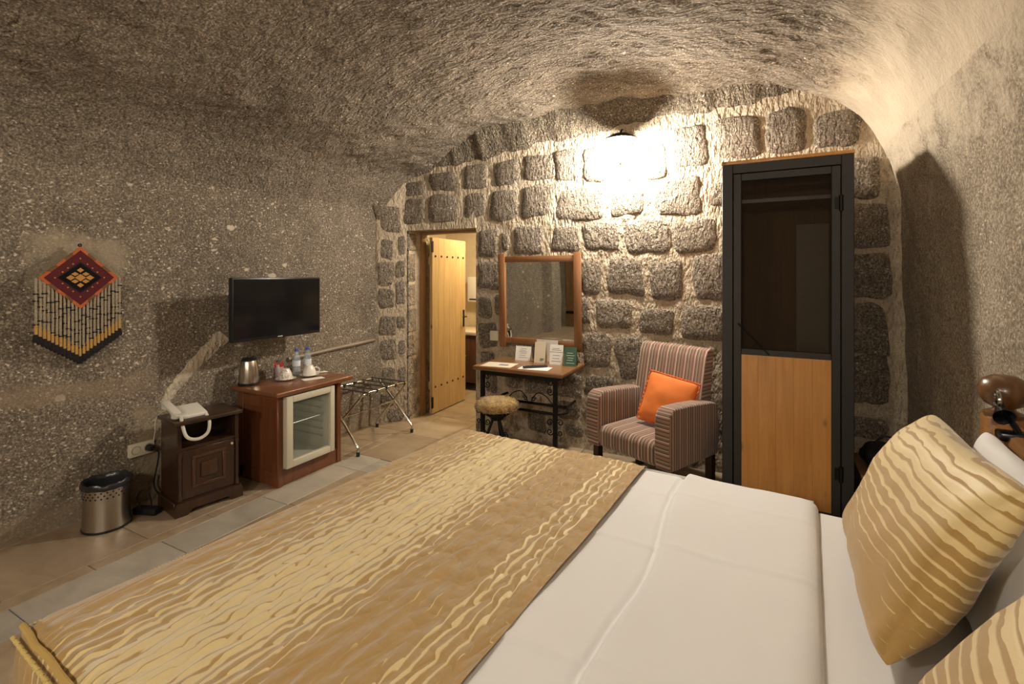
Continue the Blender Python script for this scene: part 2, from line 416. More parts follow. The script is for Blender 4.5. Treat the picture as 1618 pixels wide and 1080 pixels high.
STONES = [(-3.445,1.95,-3.303,2.208),(-3.272,2.035,-3.044,2.282),(-3.002,2.038,-2.665,2.308),(-2.586,2.062,-2.35,2.295),(-3.441,1.667,-3.356,1.865),(-3.466,1.397,-3.351,1.637),(-3.462,1.169,-3.351,1.361),(-3.312,1.716,-3.268,1.904),(-3.334,1.481,-3.268,1.65),(-3.334,1.209,-3.272,1.438),(-3.458,0.887,-3.338,1.079),(-3.445,0.634,-3.334,0.844),(-3.325,0.961,-3.268,1.076),(-3.312,0.689,-3.268,0.834),(-3.316,0.374,-3.263,0.556),(-3.395,0.0,-3.281,0.125),(-3.437,0.358,-3.342,0.562),(-3.445,0.154,-3.351,0.298),(-3.256,2.32,-3.04,2.459),(-2.977,2.346,-2.661,2.527),(-2.589,2.343,-2.327,2.571),(-2.246,2.348,-1.991,2.574),(-2.295,2.012,-2.01,2.303),(-1.945,2.366,-1.638,2.589),(-1.958,2.028,-1.656,2.321),(-1.632,2.34,-1.389,2.607),(-1.607,1.978,-1.181,2.258),(-1.361,2.309,-1.11,2.606),(-1.078,2.277,-0.678,2.582),(-2.429,1.676,-2.219,1.936),(-2.171,1.744,-2.097,1.898),(-2.043,1.697,-1.742,1.958),(-1.656,1.706,-1.401,1.929),(-2.436,1.367,-2.15,1.627),(-2.429,1.087,-2.281,1.293),(-2.246,1.123,-2.144,1.321),(-2.429,0.816,-2.219,1.046),(-2.083,1.383,-1.824,1.634),(-1.773,1.359,-1.459,1.641),(-2.083,1.092,-1.798,1.308),(-1.736,1.067,-1.465,1.303),(-2.123,0.841,-1.798,1.033),(-1.748,0.799,-1.435,1.023),(-1.366,1.71,-1.067,1.958),(-1.014,1.68,-0.639,1.953),(-0.62,1.678,-0.309,1.934),(-1.395,1.331,-1.209,1.636),(-1.148,1.337,-0.863,1.647),(-0.797,1.308,-0.553,1.611),(-0.469,1.315,-0.225,1.66),(-1.401,1.079,-1.309,1.309),(-1.253,1.059,-0.951,1.298),(-0.879,1.026,-0.615,1.23),(-0.558,1.002,-0.225,1.266),(-1.366,0.717,-1.121,1.003),(-1.073,0.64,-0.787,0.995),(-1.349,0.492,-1.11,0.643),(-0.993,0.388,-0.737,0.595),(-0.713,0.578,-0.404,0.877),(-1.116,1.998,-0.858,2.224),(-0.757,1.98,-0.413,2.28),(-0.639,2.352,-0.372,2.664),(-0.309,2.382,0.0,2.69),(-0.359,2.029,-0.16,2.206),(0.029,2.388,0.282,2.689),(0.328,2.393,0.60,2.63),(0.491,2.023,0.70,2.297),(0.509,1.692,0.755,1.982),(0.509,1.355,0.765,1.641),(0.509,0.971,0.745,1.308),(0.509,0.642,0.752,0.962),(0.509,0.403,0.739,0.543),(-0.096,1.94,0.15,2.218),(0.209,1.923,0.436,2.235),(-0.182,1.617,0.11,1.897),(0.17,1.589,0.454,1.857),(-0.139,1.291,0.15,1.546),(0.209,1.256,0.473,1.522),(-0.182,0.916,0.09,1.219),(0.15,0.92,0.454,1.187),(-0.16,0.547,0.15,0.849),(0.209,0.544,0.454,0.855),(-2.344,0.39,-2.219,0.577),(-2.13,0.458,-1.952,0.588),(-1.932,0.427,-1.674,0.587),(-1.894,0.087,-1.717,0.271),(-2.198,0.0,-2.097,0.074),(-1.613,0.428,-1.383,0.639),(-1.613,0.249,-1.401,0.393),(-1.53,0.091,-1.372,0.201),(-2.4,0.622,-2.246,0.767)]
rs = random.Random(5)
for (x0, z0, x1, z1) in STONES:
    cx, cz = (x0+x1)/2, (z0+z1)/2; hw, hh = (x1-x0)/2*1.04, (z1-z0)/2*1.04
    n = 28; e = rs.uniform(4.5, 9.0); ph = [rs.uniform(0, 6.28) for _ in range(5)]; am = [rs.uniform(.01, .045)/(1+.25*q) for q in range(5)]
    sk = rs.uniform(-.10, .10); sk2 = rs.uniform(-.08, .08); pr = rs.uniform(.001, .006)
    jit = [rs.uniform(-.022, .022) for _ in range(n)]
    def ring(k, s, d):
        a = 2*PI*(k+.5)/n; ca_, sa_ = math.cos(a), math.sin(a)
        r = (abs(ca_)**e+abs(sa_)**e)**(-1/e)*(1+jit[k]+sum(am[q]*math.sin((q+2)*a+ph[q]) for q in range(5)))
        X = cx+hw*s*r*(ca_+sk*sa_)*(1+sk2*sa_); Z = cz+hh*s*r*(sa_+sk2*ca_)
        return (X-cx, float(yb(X))-float(yb(cx))-d+rs.uniform(-.003, .003), Z-cz)
    mb = MB(); bmv = mb.bm.verts
    rings = [[bmv.new(ring(k, 1.02, -.02)) for k in range(n)], [bmv.new(ring(k, .985, pr-.003)) for k in range(n)], [bmv.new(ring(k, .90, pr+.006)) for k in range(n)], [bmv.new(ring(k, .5, pr+.009)) for k in range(n)]]
    for a, b in zip(rings, rings[1:]):
        for k in range(n): mb.bm.faces.new((a[k], a[(k+1) % n], b[(k+1) % n], b[k]))
    mb.bm.faces.new(rings[-1])
    o = mb.build('stone', M_stone, wall_back, angle=80); o.location = (cx, float(yb(cx)), cz)
# jambs and lintel of the doorway
mb = MB()
mb.span((DX0-.2, 3.945, 0), (DX0, 4.3, DZ+.2)).span((DX1, 4.0, 0), (DX1+.2, 4.3, DZ+.2)).span((DX0, 3.97, DZ), (DX1, 4.3, DZ+.2))
struct(mb.build('wall_doorway', M_mortar, smooth=False))
rs2 = random.Random(11)
z = .02
while z < 1.80:      # corner blocks of the left jamb
    h = rs2.uniform(.22, .36); h = min(h, 1.95-z); dp = rs2.uniform(.10, .15)
    mb = MB(); mb.box((0, 0, 0), (.05, dp, h-.03), .014, 3)
    for v in mb.bm.verts: v.co += Vector((rs2.uniform(-.004, .004), rs2.uniform(-.006, .006), rs2.uniform(-.006, .006)))
    o = mb.build('stone', M_stone, wall_back, angle=80); o.location = (DX0-.017, 3.925+dp/2, z+h/2); z += h
# wall behind the camera
gx2, gz2 = np.meshgrid(np.linspace(-4.1, 1.0, 130), np.linspace(-.03, 3.1, 80), indexing='ij')
P2 = np.stack([gx2, gx2*0-2, gz2], -1)
Vr = np.stack([gx2, -1.95+.03*fbm(P2*2, 3, 5), gz2], -1).reshape(-1, 3)
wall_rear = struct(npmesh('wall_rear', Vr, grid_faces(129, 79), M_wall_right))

# repaired channel running from the television down to the telephone
mb = MB()
chan = [(2.22, 1.05, .05), (2.12, .96, .045), (2.02, .87, .04), (1.93, .78, .035), (1.86, .70, .03), (1.82, .62, .03)]
prev = None
for k in range(len(chan)*6-5):
    t = k/6; i = min(int(t), len(chan)-2); u = t-i
    y, z, hw = [chan[i][q]*(1-u)+chan[i+1][q]*u for q in range(3)]
    hw *= 1.25+.12*math.sin(k*1.1)+.08*math.sin(k*2.9)
    a = (y-hw*.75, z+hw*.7); b = (y+hw*.75, z-hw*.7)
    row = [mb.bm.verts.new((xleft(*a)-.004, a[0], a[1])), mb.bm.verts.new((xleft(y, z)+.010, y-hw*.3, z+hw*.28)), mb.bm.verts.new((xleft(y, z)+.010, y+hw*.3, z-hw*.28)), mb.bm.verts.new((xleft(*b)-.004, b[0], b[1]))]
    if prev:
        for q in range(3): mb.bm.faces.new((prev[q], prev[q+1], row[q+1], row[q]))
    prev = row
M_chan = mortar('channel_mortar', (.46, .38, .28), (.58, .50, .38))
mb.build('plaster_channel', M_chan, wall_left, angle=80)
# narrow ledge of trunking on the wall behind the luggage rack
mb = MB()
for y in np.linspace(2.75, 3.66, 10):
    pass
mb.tube([(xleft(y, .84)+.012, y, .80+.06*(y-2.75)) for y in np.linspace(2.72, 3.66, 14)], .018, 6)
mb.build('trunking', wood('grey_trunking', (.16, .12, .085), (.26, .20, .14), axis=1), wall_left)

# ------------------------------------------------------------------ floor
M_grout = plain('grout', (.22, .17, .12), .9)
mb = MB(); mb.span((-4.3, -2.2, -.06), (1.3, 6.2, -.006)); floor = struct(mb.build('floor', M_grout, smooth=False))
def travertine(name, c1, c2, c3):
    m, nt, b = newmat(name)
    o, r = jitter(nt, coord(nt))
    n1 = noise(nt, mapping(nt, o, scale=(3, 5, 3)), 1.0, 6, .62, .9)
    n2 = noise(nt, mapping(nt, o, scale=(14, 30, 14)), 1.0, 4, .6)
    f = math_(nt, 'ADD', math_(nt, 'MULTIPLY', n1, .7), math_(nt, 'MULTIPLY', n2, .3))
    c = ramp(nt, f, [(.3, c1), (.5, c2), (.7, c3)])
    c = mix(nt, 1.0, c, ramp(nt, r, [(0, .80), (1, 1.0)]), 'MULTIPLY')
    setin(nt, b.inputs['Base Color'], c)
    setin(nt, b.inputs['Roughness'], ramp(nt, n2, [(.3, .34), (.7, .52)]))
    setin(nt, b.inputs['Normal'], bump(nt, n2, .12, .003))
    return m
M_trav = travertine('travertine', (.24, .165, .10), (.36, .27, .175), (.46, .36, .245))
M_grey = travertine('grey_marble', (.31, .275, .225), (.40, .36, .295), (.49, .445, .37))
_tile = {}
def tile(x0, y0, x1, y1, mat, zt=0.0):
    key = (round(x1-x0, 3), round(y1-y0, 3), mat.name)
    if key not in _tile:
        mb = MB(); mb.box((0, 0, -.006), (x1-x0-.004, y1-y0-.004, .012), .0018, 1)
        o = mb.build('tile', mat, floor, smooth=False); _tile[key] = o.data
    else:
        o = bpy.data.objects.new('tile', _tile[key]); C.objects.link(o); o.parent = floor
    o.location = ((x0+x1)/2, (y0+y1)/2, zt)
for x0, x1, off, L in ((-4.3, -3.70, .1, .6), (-3.70, -3.10, -.02, .6), (-3.10, -3.01, .3, .6)):
    y = -2.1+off
    while y < 4.19: tile(x0, y, x1, min(y+L, 4.2), M_trav); y += L
y = -1.6
while y < 2.8: tile(-3.01, y, -2.76, min(y+.62, 3.0), M_grey); y += .62
tile(-3.01, -2.1, -2.76, -1.6, M_grey)
x = -2.76
while x < .9: tile(x, 2.74, x+.62, 2.99, M_grey); x += .62
for yy0 in (3.0, 3.6): tile(-3.01, yy0, -2.56, yy0+.6, M_trav)
x = -2.56
while x < .9:
    tile(x, 3.0, x+.6, 3.6, M_trav); tile(x, 3.6, x+.6, 4.2, M_trav); x += .6
x = -2.76
while x < .9:
    y = -2.1
    while y < 2.7: tile(x, y, x+.6, min(y+.605, 2.74), M_trav); y += .605
    x += .6
x = -3.9
while x < -1.9:
    for y in (4.2, 4.8, 5.4): tile(x, y, x+.6, y+.6, M_trav)
    x += .6

# ------------------------------------------------------------------ bathroom behind the doorway
M_bath = plain('bathroom_plaster', (.62, .52, .36), .7, var=.12, vscale=14, bmp=.5, bscale=60)
mb = MB()
mb.span((-4.3, 5.95, 0), (-1.7, 6.05, 2.5)); struct(mb.build('wall_bathroom_back', M_bath, smooth=False))
mb = MB(); mb.span((-4.3, 4.3, 0), (-4.2, 5.95, 2.5)); struct(mb.build('wall_bathroom_left', M_bath, smooth=False))
mb = MB(); mb.span((-1.8, 4.3, 0), (-1.7, 5.95, 2.5)); struct(mb.build('wall_bathroom_right', M_bath, smooth=False))
mb = MB(); mb.span((-4.3, 4.3, 2.4), (-1.7, 6.05, 2.5)); struct(mb.build('ceiling_bathroom', M_bath, smooth=False))
t = thing('bathroom_ceiling_lamp', 'round white glowing lamp on the bathroom ceiling', 'lamp', (-2.7, 5.0, 2.4))
mb = MB(); mb.lathe([(0, 0), (.17, 0), (.17, -.02), (.16, -.025), (0, -.025)]); mb.build('base', plain('lamp_base', (.7, .7, .68), .4), t)
mb = MB(); mb.lathe([(.15, -.025), (.14, -.06), (.1, -.085), (0, -.095)]); mb.build('diffuser', plain('bath_glow', (1, .9, .7), .5, emit=((1, .80, .50), BATH_L)), t)
t = thing('vanity_unit', 'dark wooden washstand with pale stone top seen through the open door', 'cabinet', (-3.5, 5.55, 0))
M_van = wood('vanity_wood', (.07, .028, .012), (.14, .06, .028))
mb = MB(); mb.span((-.42, -.22, .1), (.42, .3, .72)); mb.build('body', M_van, t)
for s in (-1, 1):
    mb = MB(); mb.span((s*.21-.19, -.235, .15), (s*.21+.19, -.22, .68), .004); d = mb.build('door', M_van, t)
    mb = MB(); mb.lathe([(0, 0), (.012, .004), (.012, .014), (0, .018)], (0, 0, 0), 12, Matrix.Translation((s*.06, -.235, .45)) @ Matrix.Rotation(PI/2, 4, 'X')); mb.build('knob', plain('brass', (.55, .38, .15), .3, 1), d)
for sx in (-.39, .39):
    for sy in (-.19, .27):
        mb = MB(); mb.span((sx-.025, sy-.025, 0), (sx+.025, sy+.025, .1)); mb.build('foot', M_van, t)
mb = MB(); mb.span((-.45, -.25, .72), (.45, .32, .765), .008); mb.build('worktop', plain('pale_stone', (.66, .56, .42), .35, var=.1), t)
t = thing('towel_dispenser', 'white paper towel dispenser on the lit bathroom wall', 'dispenser', (-3.62, 5.95, 1.12))
mb = MB(); mb.span((-.13, -.12, 0), (.13, 0, .36), .02); mb.build('cover', plain('white_plastic', (.80, .78, .72), .35), t)
mb = MB(); mb.span((-.09, -.122, .03), (.09, -.118, .05)); mb.build('slot', plain('black_plastic', (.012, .012, .013), .35), t)

# door_1: plank door swung into the bathroom
M_pine = wood('golden_pine', (.38, .245, .10), (.58, .41, .195), .5, axis=2, knots=.25)
M_jamb = wood('door_frame_wood', (.22, .115, .04), (.33, .19, .08), .5)
M_iron = plain('black_iron', (.018, .016, .015), .45, .8, var=.2)
mb = MB(); mb.span((DX0, 4.13, 0), (DX0+.028, 4.2, DZ)).span((DX1-.028, 4.13, 0), (DX1, 4.2, DZ)).span((DX0+.028, 4.13, DZ-.028), (DX1-.028, 4.2, DZ))
struct(mb.build('trim_1', M_jamb, smooth=False))
door = bpy.data.objects.new('door_1', None); C.objects.link(door); struct(door, 'plank pine door with iron studs standing open')
door.location = (-3.165, 4.205, .01); door.rotation_euler = (0, 0, math.radians(92))
W = .115
for k in range(6):
    mb = MB(); mb.span((k*W+.0003, -.018, 0), (k*W+W-.0003, .018, 1.90), .0018, 1); o = mb.build('plank', M_pine, door)
    mb = MB()
    for zz in (.28, 1.70):
        mb.lathe([(0, .012), (.008, .009), (.013, 0)], (0, 0, 0), 10, Matrix.Translation((k*W+W/2, -.018, zz)) @ Matrix.Rotation(PI/2, 4, 'X'))
    mb.build('stud', M_iron, o)
for zz in (.3, 1.65):
    mb = MB(); mb.span((.0, .018, zz-.04), (.67, .034, zz+.04)); mb.build('cross_rail', M_pine, door)
for zz in (.12, 1.8):
    mb = MB(); mb.span((-.02, -.026, zz-.06), (.012, -.018, zz+.06)); mb.build('hinge', M_iron, door)
mb = MB(); mb.span((.63, -.026, .88), (.66, -.018, 1.08), .004).tube([(.645, -.02, 1.0), (.645, -.06, 1.0), (.56, -.065, 1.0)], .008, 8); mb.build('handle', M_iron, door)
# door_2: entrance door behind the camera, seen only in the mirror
door = bpy.data.objects.new('door_2', None); C.objects.link(door); struct(door, 'old brown plank door in the wall across the room')
door.location = (-3.72, -1.86, .01)
M_brown = wood('brown_door', (.12, .06, .02), (.24, .13, .05), .5, axis=2)
for k in range(7):
    mb = MB(); mb.span((k*.125+.001, -.02, 0), (k*.125+.124, .02, 1.95), .004, 1); mb.build('plank', M_brown, door)
for zz in (.3, 1.72):
    mb = MB(); mb.span((.0, .02, zz-.03), (.87, .028, zz+.03)); mb.build('strap', M_iron, door)

# ------------------------------------------------------------------ wall sconces
def sconce(loc, rz, label, L, group=None):
    t = thing('wall_sconce', label, 'lamp', loc, rz, group)      # local -y points into the room
    mb = MB(); mb.lathe([(0, 0), (.055, 0), (.055, .012), (.03, .02), (0, .02)], (0, 0, 0), 24, Matrix.Rotation(PI/2, 4, 'X')); mb.build('backplate', M_iron, t)
    mb = MB(); mb.tube(spline([(0, 0, 0), (0, -.07, .03), (0, -.14, .06), (0, -.19, .03), (0, -.20, -.005)], 6), .009, 10); mb.build('arm', M_iron, t)
    mb = MB(); mb.lathe([(0, .035), (.02, .032), (.07, .016), (.135, -.022), (.137, -.030), (.13, -.028), (.065, .004), (0, .012)], (0, -.20, -.01), 32); mb.build('cap', M_iron, t)
    mb = MB(); mb.lathe([(.035, -.015), (.05, -.03), (.068, -.065), (.075, -.105), (.068, -.145), (.045, -.175), (0, -.185)], (0, -.20, -.01), 24)
    mb.build('glass_shade', plain('glow_glass_%d' % int(L), (1, .95, .85), .4, emit=((1, .91, .785), L)), t)
    mb = MB(); mb.lathe([(0, -.225), (.010, -.215), (.012, -.205), (.006, -.195), (.01, -.188), (0, -.186)], (0, -.20, -.01), 12); mb.build('finial', plain('brass', (.55, .38, .15), .3, 1), t)
    return t
sconce((-.985, 3.955, 2.60), 0, 'lit wall sconce with dark cap glowing on the stone block wall', SCONCE_L)
sconce((-2.0, -1.90, 2.30), PI, 'unseen wall sconce added as fill light on the wall across from the stone blocks, beside the brown door', FILL_SCONCE_L)  # this sconce and the next are unseen, added for fill light
sconce((-.2, -1.90, 2.30), PI, 'unseen wall sconce added as fill light on the wall across from the stone blocks, away from the brown door', FILL_SCONCE_L)

# ------------------------------------------------------------------ bed (local x runs foot -> head, local y runs away from the camera)
BR = math.radians(-4.3); BO = (-1.70, .525, 0)
BEDM = Matrix.Translation(BO) @ Matrix.Rotation(BR, 4, 'Z')
BL, BW = 2.285, 1.88
M_honey = wood('honey_wood', (.20, .085, .022), (.34, .165, .05), .35, axis=1, scale=.8, coat=.3)
M_white = None
def linen(name, col, bs=.12):
    m, nt, b = newmat(name)
    o = coord(nt)
    n1 = noise(nt, mapping(nt, o, scale=(5, 2, 2)), 1.0, 4, .55, .5)
    weave = noise(nt, o, 420, 2)
    setin(nt, b.inputs['Base Color'], mix(nt, n1, tuple(v*.96 for v in col), col))
    b.inputs['Roughness'].default_value = .85; b.inputs['Sheen Weight'].default_value = .15
    nb = bump(nt, n1, bs, .03); setin(nt, b.inputs['Normal'], bump(nt, weave, .06, .002, nb))
    return m
M_white = linen('white_linen', (.76, .75, .735))
TAN = (.44, .275, .085); TAN2 = (.35, .205, .052); PALE = (.74, .58, .28)
def golden(name, axis, stops, period=.03, cross=0, wob=.016, span=(0, 1), quilt=True, bdist=.006, scallop=0.0, cf=13.0):
    """woven gold stripes, pale share given along one local axis"""
    m, nt, b = newmat(name)
    o = coord(nt)
    s = sep(nt, o); x = s[axis]; yv = s[cross]
    sc = [5.0, 5.0, 5.0]; sc[cross] = cf
    w1 = math_(nt, 'SUBTRACT', noise(nt, mapping(nt, o, scale=sc), 1.0, 2, .5), .5)
    xw = math_(nt, 'ADD', x, math_(nt, 'MULTIPLY', w1, wob*2))
    if scallop:
        lo = noise(nt, mapping(nt, o, scale=(22, 2.5, 1) if cross == 1 else (2.5, 22, 1)), 1.0, 1)
        sc_ = math_(nt, 'ABSOLUTE', math_(nt, 'SINE', math_(nt, 'ADD', math_(nt, 'MULTIPLY', yv, PI/.10), math_(nt, 'MULTIPLY', lo, 9.0))))
        xw = math_(nt, 'ADD', xw, math_(nt, 'MULTIPLY', sc_, scallop))
    sc2 = [1/period*.9]*3; sc2[cross] = 9.0
    w2 = math_(nt, 'SUBTRACT', noise(nt, mapping(nt, o, scale=sc2), 1.0, 2), .5)
    ph = math_(nt, 'ADD', math_(nt, 'DIVIDE', xw, period), math_(nt, 'MULTIPLY', w2, .9))
    fr = math_(nt, 'FRACT', ph)
    g = math_(nt, 'DIVIDE', math_(nt, 'SUBTRACT', x, span[0]), span[1]-span[0], clamp=True)
    p = ramp(nt, g, stops)
    p = math_(nt, 'ADD', p, math_(nt, 'MULTIPLY', w2, .8))
    # fr below p is pale, soft edges
    k = math_(nt, 'MULTIPLY', math_(nt, 'SUBTRACT', p, fr), 9.0, clamp=True)
    weave = noise(nt, o, 260, 3, .7)
    tan = mix(nt, weave, TAN2, TAN)
    c = mix(nt, k, tan, mix(nt, weave, tuple(v*.9 for v in PALE), PALE))
    setin(nt, b.inputs['Base Color'], c)
    setin(nt, b.inputs['Roughness'], mix(nt, k, (.75, .75, .75), (.52, .52, .52)))
    b.inputs['Sheen Weight'].default_value = .25
    tri = math_(nt, 'ABSOLUTE', math_(nt, 'SUBTRACT', fr, .5))
    if quilt:
        d, _ = voronoi(nt, mapping(nt, o, scale=(16, 11, 11)), 1.0)
        h = math_(nt, 'ADD', math_(nt, 'MULTIPLY', math_(nt, 'POWER', fr, 1.5), .8), math_(nt, 'MULTIPLY', d, -1.0))
    else: h = math_(nt, 'MULTIPLY', tri, -.5)
    nb = bump(nt, h, .9, bdist)
    setin(nt, b.inputs['Normal'], bump(nt, weave, .2, .002, nb))
    return m
SP = [(0, -.4), (.08, -.25), (.13, .22), (.26, .42), (.33, .92), (.50, .92), (.56, .55), (.63, .26), (.67, -.15), (.83, -.2), (.86, .36), (.95, .34), (.965, -.4), (1, -.4)]
M_spread = golden('gold_bedspread', 0, SP, .030, 1, wob=.012, span=(0, 1.08), bdist=.012, scallop=.010)
bed = thing('bed', 'wide wooden bed with carved honey-coloured headboard under white linen', 'bed', BO, BR)
mb = MB(); mb.span((.03, .04, .08), (BL-.06, BW-.04, .30), .01); mb.build('bed_base', M_honey, bed)
for x in (.1, 2.1):
    for y in (.12, BW-.12):
        mb = MB(); mb.lathe([(0, 0), (.03, 0), (.04, .08), (0, .08)], (x, y, 0), 14); mb.build('foot', M_honey, bed)
mb = MB(); mb.span((.02, .02, .30), (BL-.06, BW-.02, .578), .05, 4); mb.build('mattress', M_white, bed)
hb = BL
for y in (BW-.06, .06):
    mb = MB(); mb.span((hb-.05, y-.055, 0), (hb+.05, y+.055, 1.035), .012)
    p = mb.build('bedpost', M_honey, bed)
    mb = MB(); mb.lathe([(0, 1.03), (.05, 1.03), (.052, 1.045), (.03, 1.055), (.026, 1.062), (.05, 1.075), (.064, 1.10), (.066, 1.125), (.055, 1.152), (.03, 1.168), (0, 1.172)], (hb, y, 0), 28)
    mb.build('finial', wood('finial_wood', (.085, .038, .014), (.16, .075, .028), .3, coat=.4), p)
mb = MB(); mb.span((hb-.03, .11, .35), (hb+.02, BW-.11, .90), .006); mb.build('headboard_panel', M_honey, bed)
mb = MB(); mb.span((hb-.045, .11, .965), (hb+.035, BW-.11, 1.02), .018); mb.build('top_rail', M_honey, bed)
mb = MB(); mb.span((hb-.042, .11, .90), (hb+.03, BW-.11, .962), .02); mb.build('moulding', M_honey, bed)

# bedspread: top + foot drop, side drops, piping and bead trim
spread = thing('bedspread', 'quilted gold bedspread with pale wavy stripes over the foot of the bed', 'bedspread', BO, BR)
ZT = .600
def drape(a, b):
    """a along the bed (negative = hanging at the foot), b across"""
    r = .05
    if a >= r: x, z = a, ZT
    elif a >= r-r*PI/2:
        th = (r-a)/r; x = r-r*math.sin(th); z = ZT-r+r*math.cos(th)
    else: x = -.012*math.sin(b*17)*min(1, (r-r*PI/2-a)/.2)-.01; z = ZT-r-(r-r*PI/2-a)
    return x, z
NA, NB = 190, 200
aa = np.r_[np.linspace(-.34, .06, 40), np.linspace(.06, 1.085, 151)[1:]]; bb = np.linspace(0, BW, NB+1)
Vd = []
for a in aa:
    for b in bb:
        x, z = drape(a, b)
        Vd.append((x, b, z))
Vd = np.array(Vd)
und = fbm(np.stack([Vd[:, 0]*3, Vd[:, 1]*2.2, Vd[:, 2]], -1), 3, 44)*.007
ruf = np.sin(2*PI*(Vd[:, 0]/.06)+2.5*fbm(np.stack([Vd[:, 0]*6, Vd[:, 1]*5, Vd[:, 2]*0], -1), 2, 8))*.0022
edge = np.minimum(1, np.minimum(Vd[:, 1], BW-Vd[:, 1])/.05)
Vd[:, 2] += np.where(Vd[:, 0] > .02, (und+ruf)*1.0+.008, 0)-.022*(1-edge)**2
o = npmesh('quilt_top', Vd, grid_faces(len(aa)-1, NB), M_spread, spread)
for yy_, sg in ((0.0, -1), (BW, 1)):
    def side(u, v, yy_=yy_, sg=sg):
        x = .012+u*1.07; d = v*.30
        wv = (.012+.022*v)*math.sin(x*26+sg)+.01*math.sin(x*61)*v
        return (x-.03*v*(1-u), yy_+sg*(.004+.012*min(1, v*6)+wv*v*.9+.02*v), ZT-.012-d)
    mb = MB(); mb.grid(side, 120, 14)
    sd = mb.build('side_drop', M_spread, spread, angle=80)
M_pipe = plain('gold_piping', (.46, .31, .10), .5, bmp=.5, bscale=300)
M_bead = plain('gold_beads', (.66, .52, .20), .4)
mb = MB()
mb.tube([(.005+.012*math.sin(k*.9)*0, .0-.003, ZT-.004) if k == 0 else (.005+k*.027, -.004+.002*math.sin(k), ZT-.008+.002*math.sin(k*1.3)) for k in range(41)], .0075, 8)
mb.build('piping', M_pipe, spread)
mb = MB()
for k in range(108):
    mb.lathe([(0, -.006), (.005, -.003), (.005, .003), (0, .006)], (.01+k*.010, -.022, ZT-.022+.001*math.sin(k*2.1)), 6)
for k in range(185):
    mb.lathe([(0, -.004), (.004, -.002), (.004, .002), (0, .004)], (.006, .01+k*.0101, ZT-.012), 5)
mb.build('bead_trim', M_bead, spread)['kind'] = 'stuff'

# white duvet: flat strip, folded double part, rounded end
duvet = thing('duvet', 'white cotton duvet folded back beside the gold bedspread', 'duvet', BO, BR)
xs_ = np.linspace(.98, 1.765, 130); ys_ = np.linspace(-.0, BW, 170)
GX, GY = np.meshgrid(xs_, ys_, indexing='ij')
fold = 1.275+.03*np.sin(GY*2.2)+.012*np.sin(GY*7)
st = np.clip((GX-fold)/.03, 0, 1); st = st*st*(3-2*st)
crease = -.010*np.exp(-((GX-fold)/.012)**2)
Z = .594+.024*st+crease
PN = np.stack([GX*2.5, GY*1.6, GX*0], -1)
Z += .008*fbm(PN, 3, 71)+.0025*fbm(PN*3.5, 2, 15)+.004*np.sin(GY*9+GX*6+2*fbm(PN, 2, 5))*np.clip((fold-GX)/.1, 0, 1)*.6
# pressed fold lines across the cloth
for yv_, am_ in ((.62, .006), (1.22, .005), (1.62, .003)): Z += am_*np.exp(-((GY-yv_-.05*(GX-1.2)-.012*np.sin(GX*7))/.012)**2)
end = np.clip((GX-1.70)/.065, 0, 1); Z = Z-(Z-.582)*(1-np.sqrt(np.clip(1-end**2, 0, 1)))
eg = np.clip(np.minimum(GY, BW-GY)/.05, 0, 1); Z -= .03*(1-eg)**2
Vt = np.stack([GX, GY, Z], -1).reshape(-1, 3)
o = npmesh('duvet_top', Vt, grid_faces(129, 169), M_white, duvet)
for yy_, sg in ((0.0, -1), (BW, 1)):
    def side(u, v, yy_=yy_, sg=sg):
        x = .985+u*.765; return (x, yy_+sg*(.003+.01*min(1, v*8)+.012*v*math.sin(x*19)), .585+.010*(u > .38)-.30*v)
    mb = MB(); mb.grid(side, 60, 10); mb.build('side_drop', M_white, duvet, angle=80)

# pillows
def pillow_mesh(name, mat, w, h, T, parent=None, seed=0, pinch=.06, n=44):
    """cushion in local x (width) y (height), z thickness, bottom edge at y=0"""
    V = []; 
    uu = np.sin(np.linspace(-1, 1, n+1)*PI/2)
    for sgn in (1, -1):
        for u in uu:
            for v in uu:
                t = (max(0, 1-u*u)*max(0, 1-v*v))**.42
                x = u*w/2*(1-pinch*(1-v*v)*(abs(u)**3)); y = v*h/2*(1-pinch*(1-u*u)*(abs(v)**3))
                cr = 1-.07*(abs(u)*abs(v))**5; V.append((x*cr, y*cr+h/2, sgn*T/2*t))
    V = np.array(V); e = np.abs(V[:, 2])/(T/2)
    V[:, 2] += (.010*fbm(V*6, 3, seed)+.006*np.sin(V[:, 0]*22+3*fbm(V*4, 2, seed+3))*(1-e))*np.clip(e*3, 0, 1)
    F1 = grid_faces(n, n); F2 = grid_faces(n, n)[:, ::-1]+(n+1)**2
    o = npmesh(name, V, np.r_[F1, F2], mat, parent)
    bm = bmesh.new(); bm.from_mesh(o.data); bmesh.ops.remove_doubles(bm, verts=bm.verts[:], dist=.0004); bmesh.ops.recalc_face_normals(bm, faces=bm.faces[:]); bm.to_mesh(o.data); bm.free()
    o.data.shade_smooth()
    return o
def lean(bottom, top, roll=0.0):
    """matrix: local x = bed width (towards the camera), local y = from bottom point to top point (bed-local xyz)"""
    b = Vector(bottom); t = Vector(top)
    yv = (t-b).normalized(); xv = Vector((0, -1, 0)); zv = xv.cross(yv).normalized(); xv = yv.cross(zv)
    M = Matrix((xv, yv, zv)).transposed().to_4x4(); M.translation = b
    return BEDM @ M @ Matrix.Rotation(roll, 4, 'Z')
PSP = [(0, -.4), (.27, -.4), (.30, .20), (.55, .30), (.62, .55), (.72, .80), (1, .86)]
M_pil = golden('gold_pillow', 1, PSP, .030, 0, cf=5.0, wob=.022, span=(0, .54), quilt=False, bdist=.004)
pw = pillow_mesh('bed_pillow', M_white, .72, .46, .13, seed=1); pw.matrix_world = lean((2.10, 1.35, .575), (2.21, 1.35, 1.0))
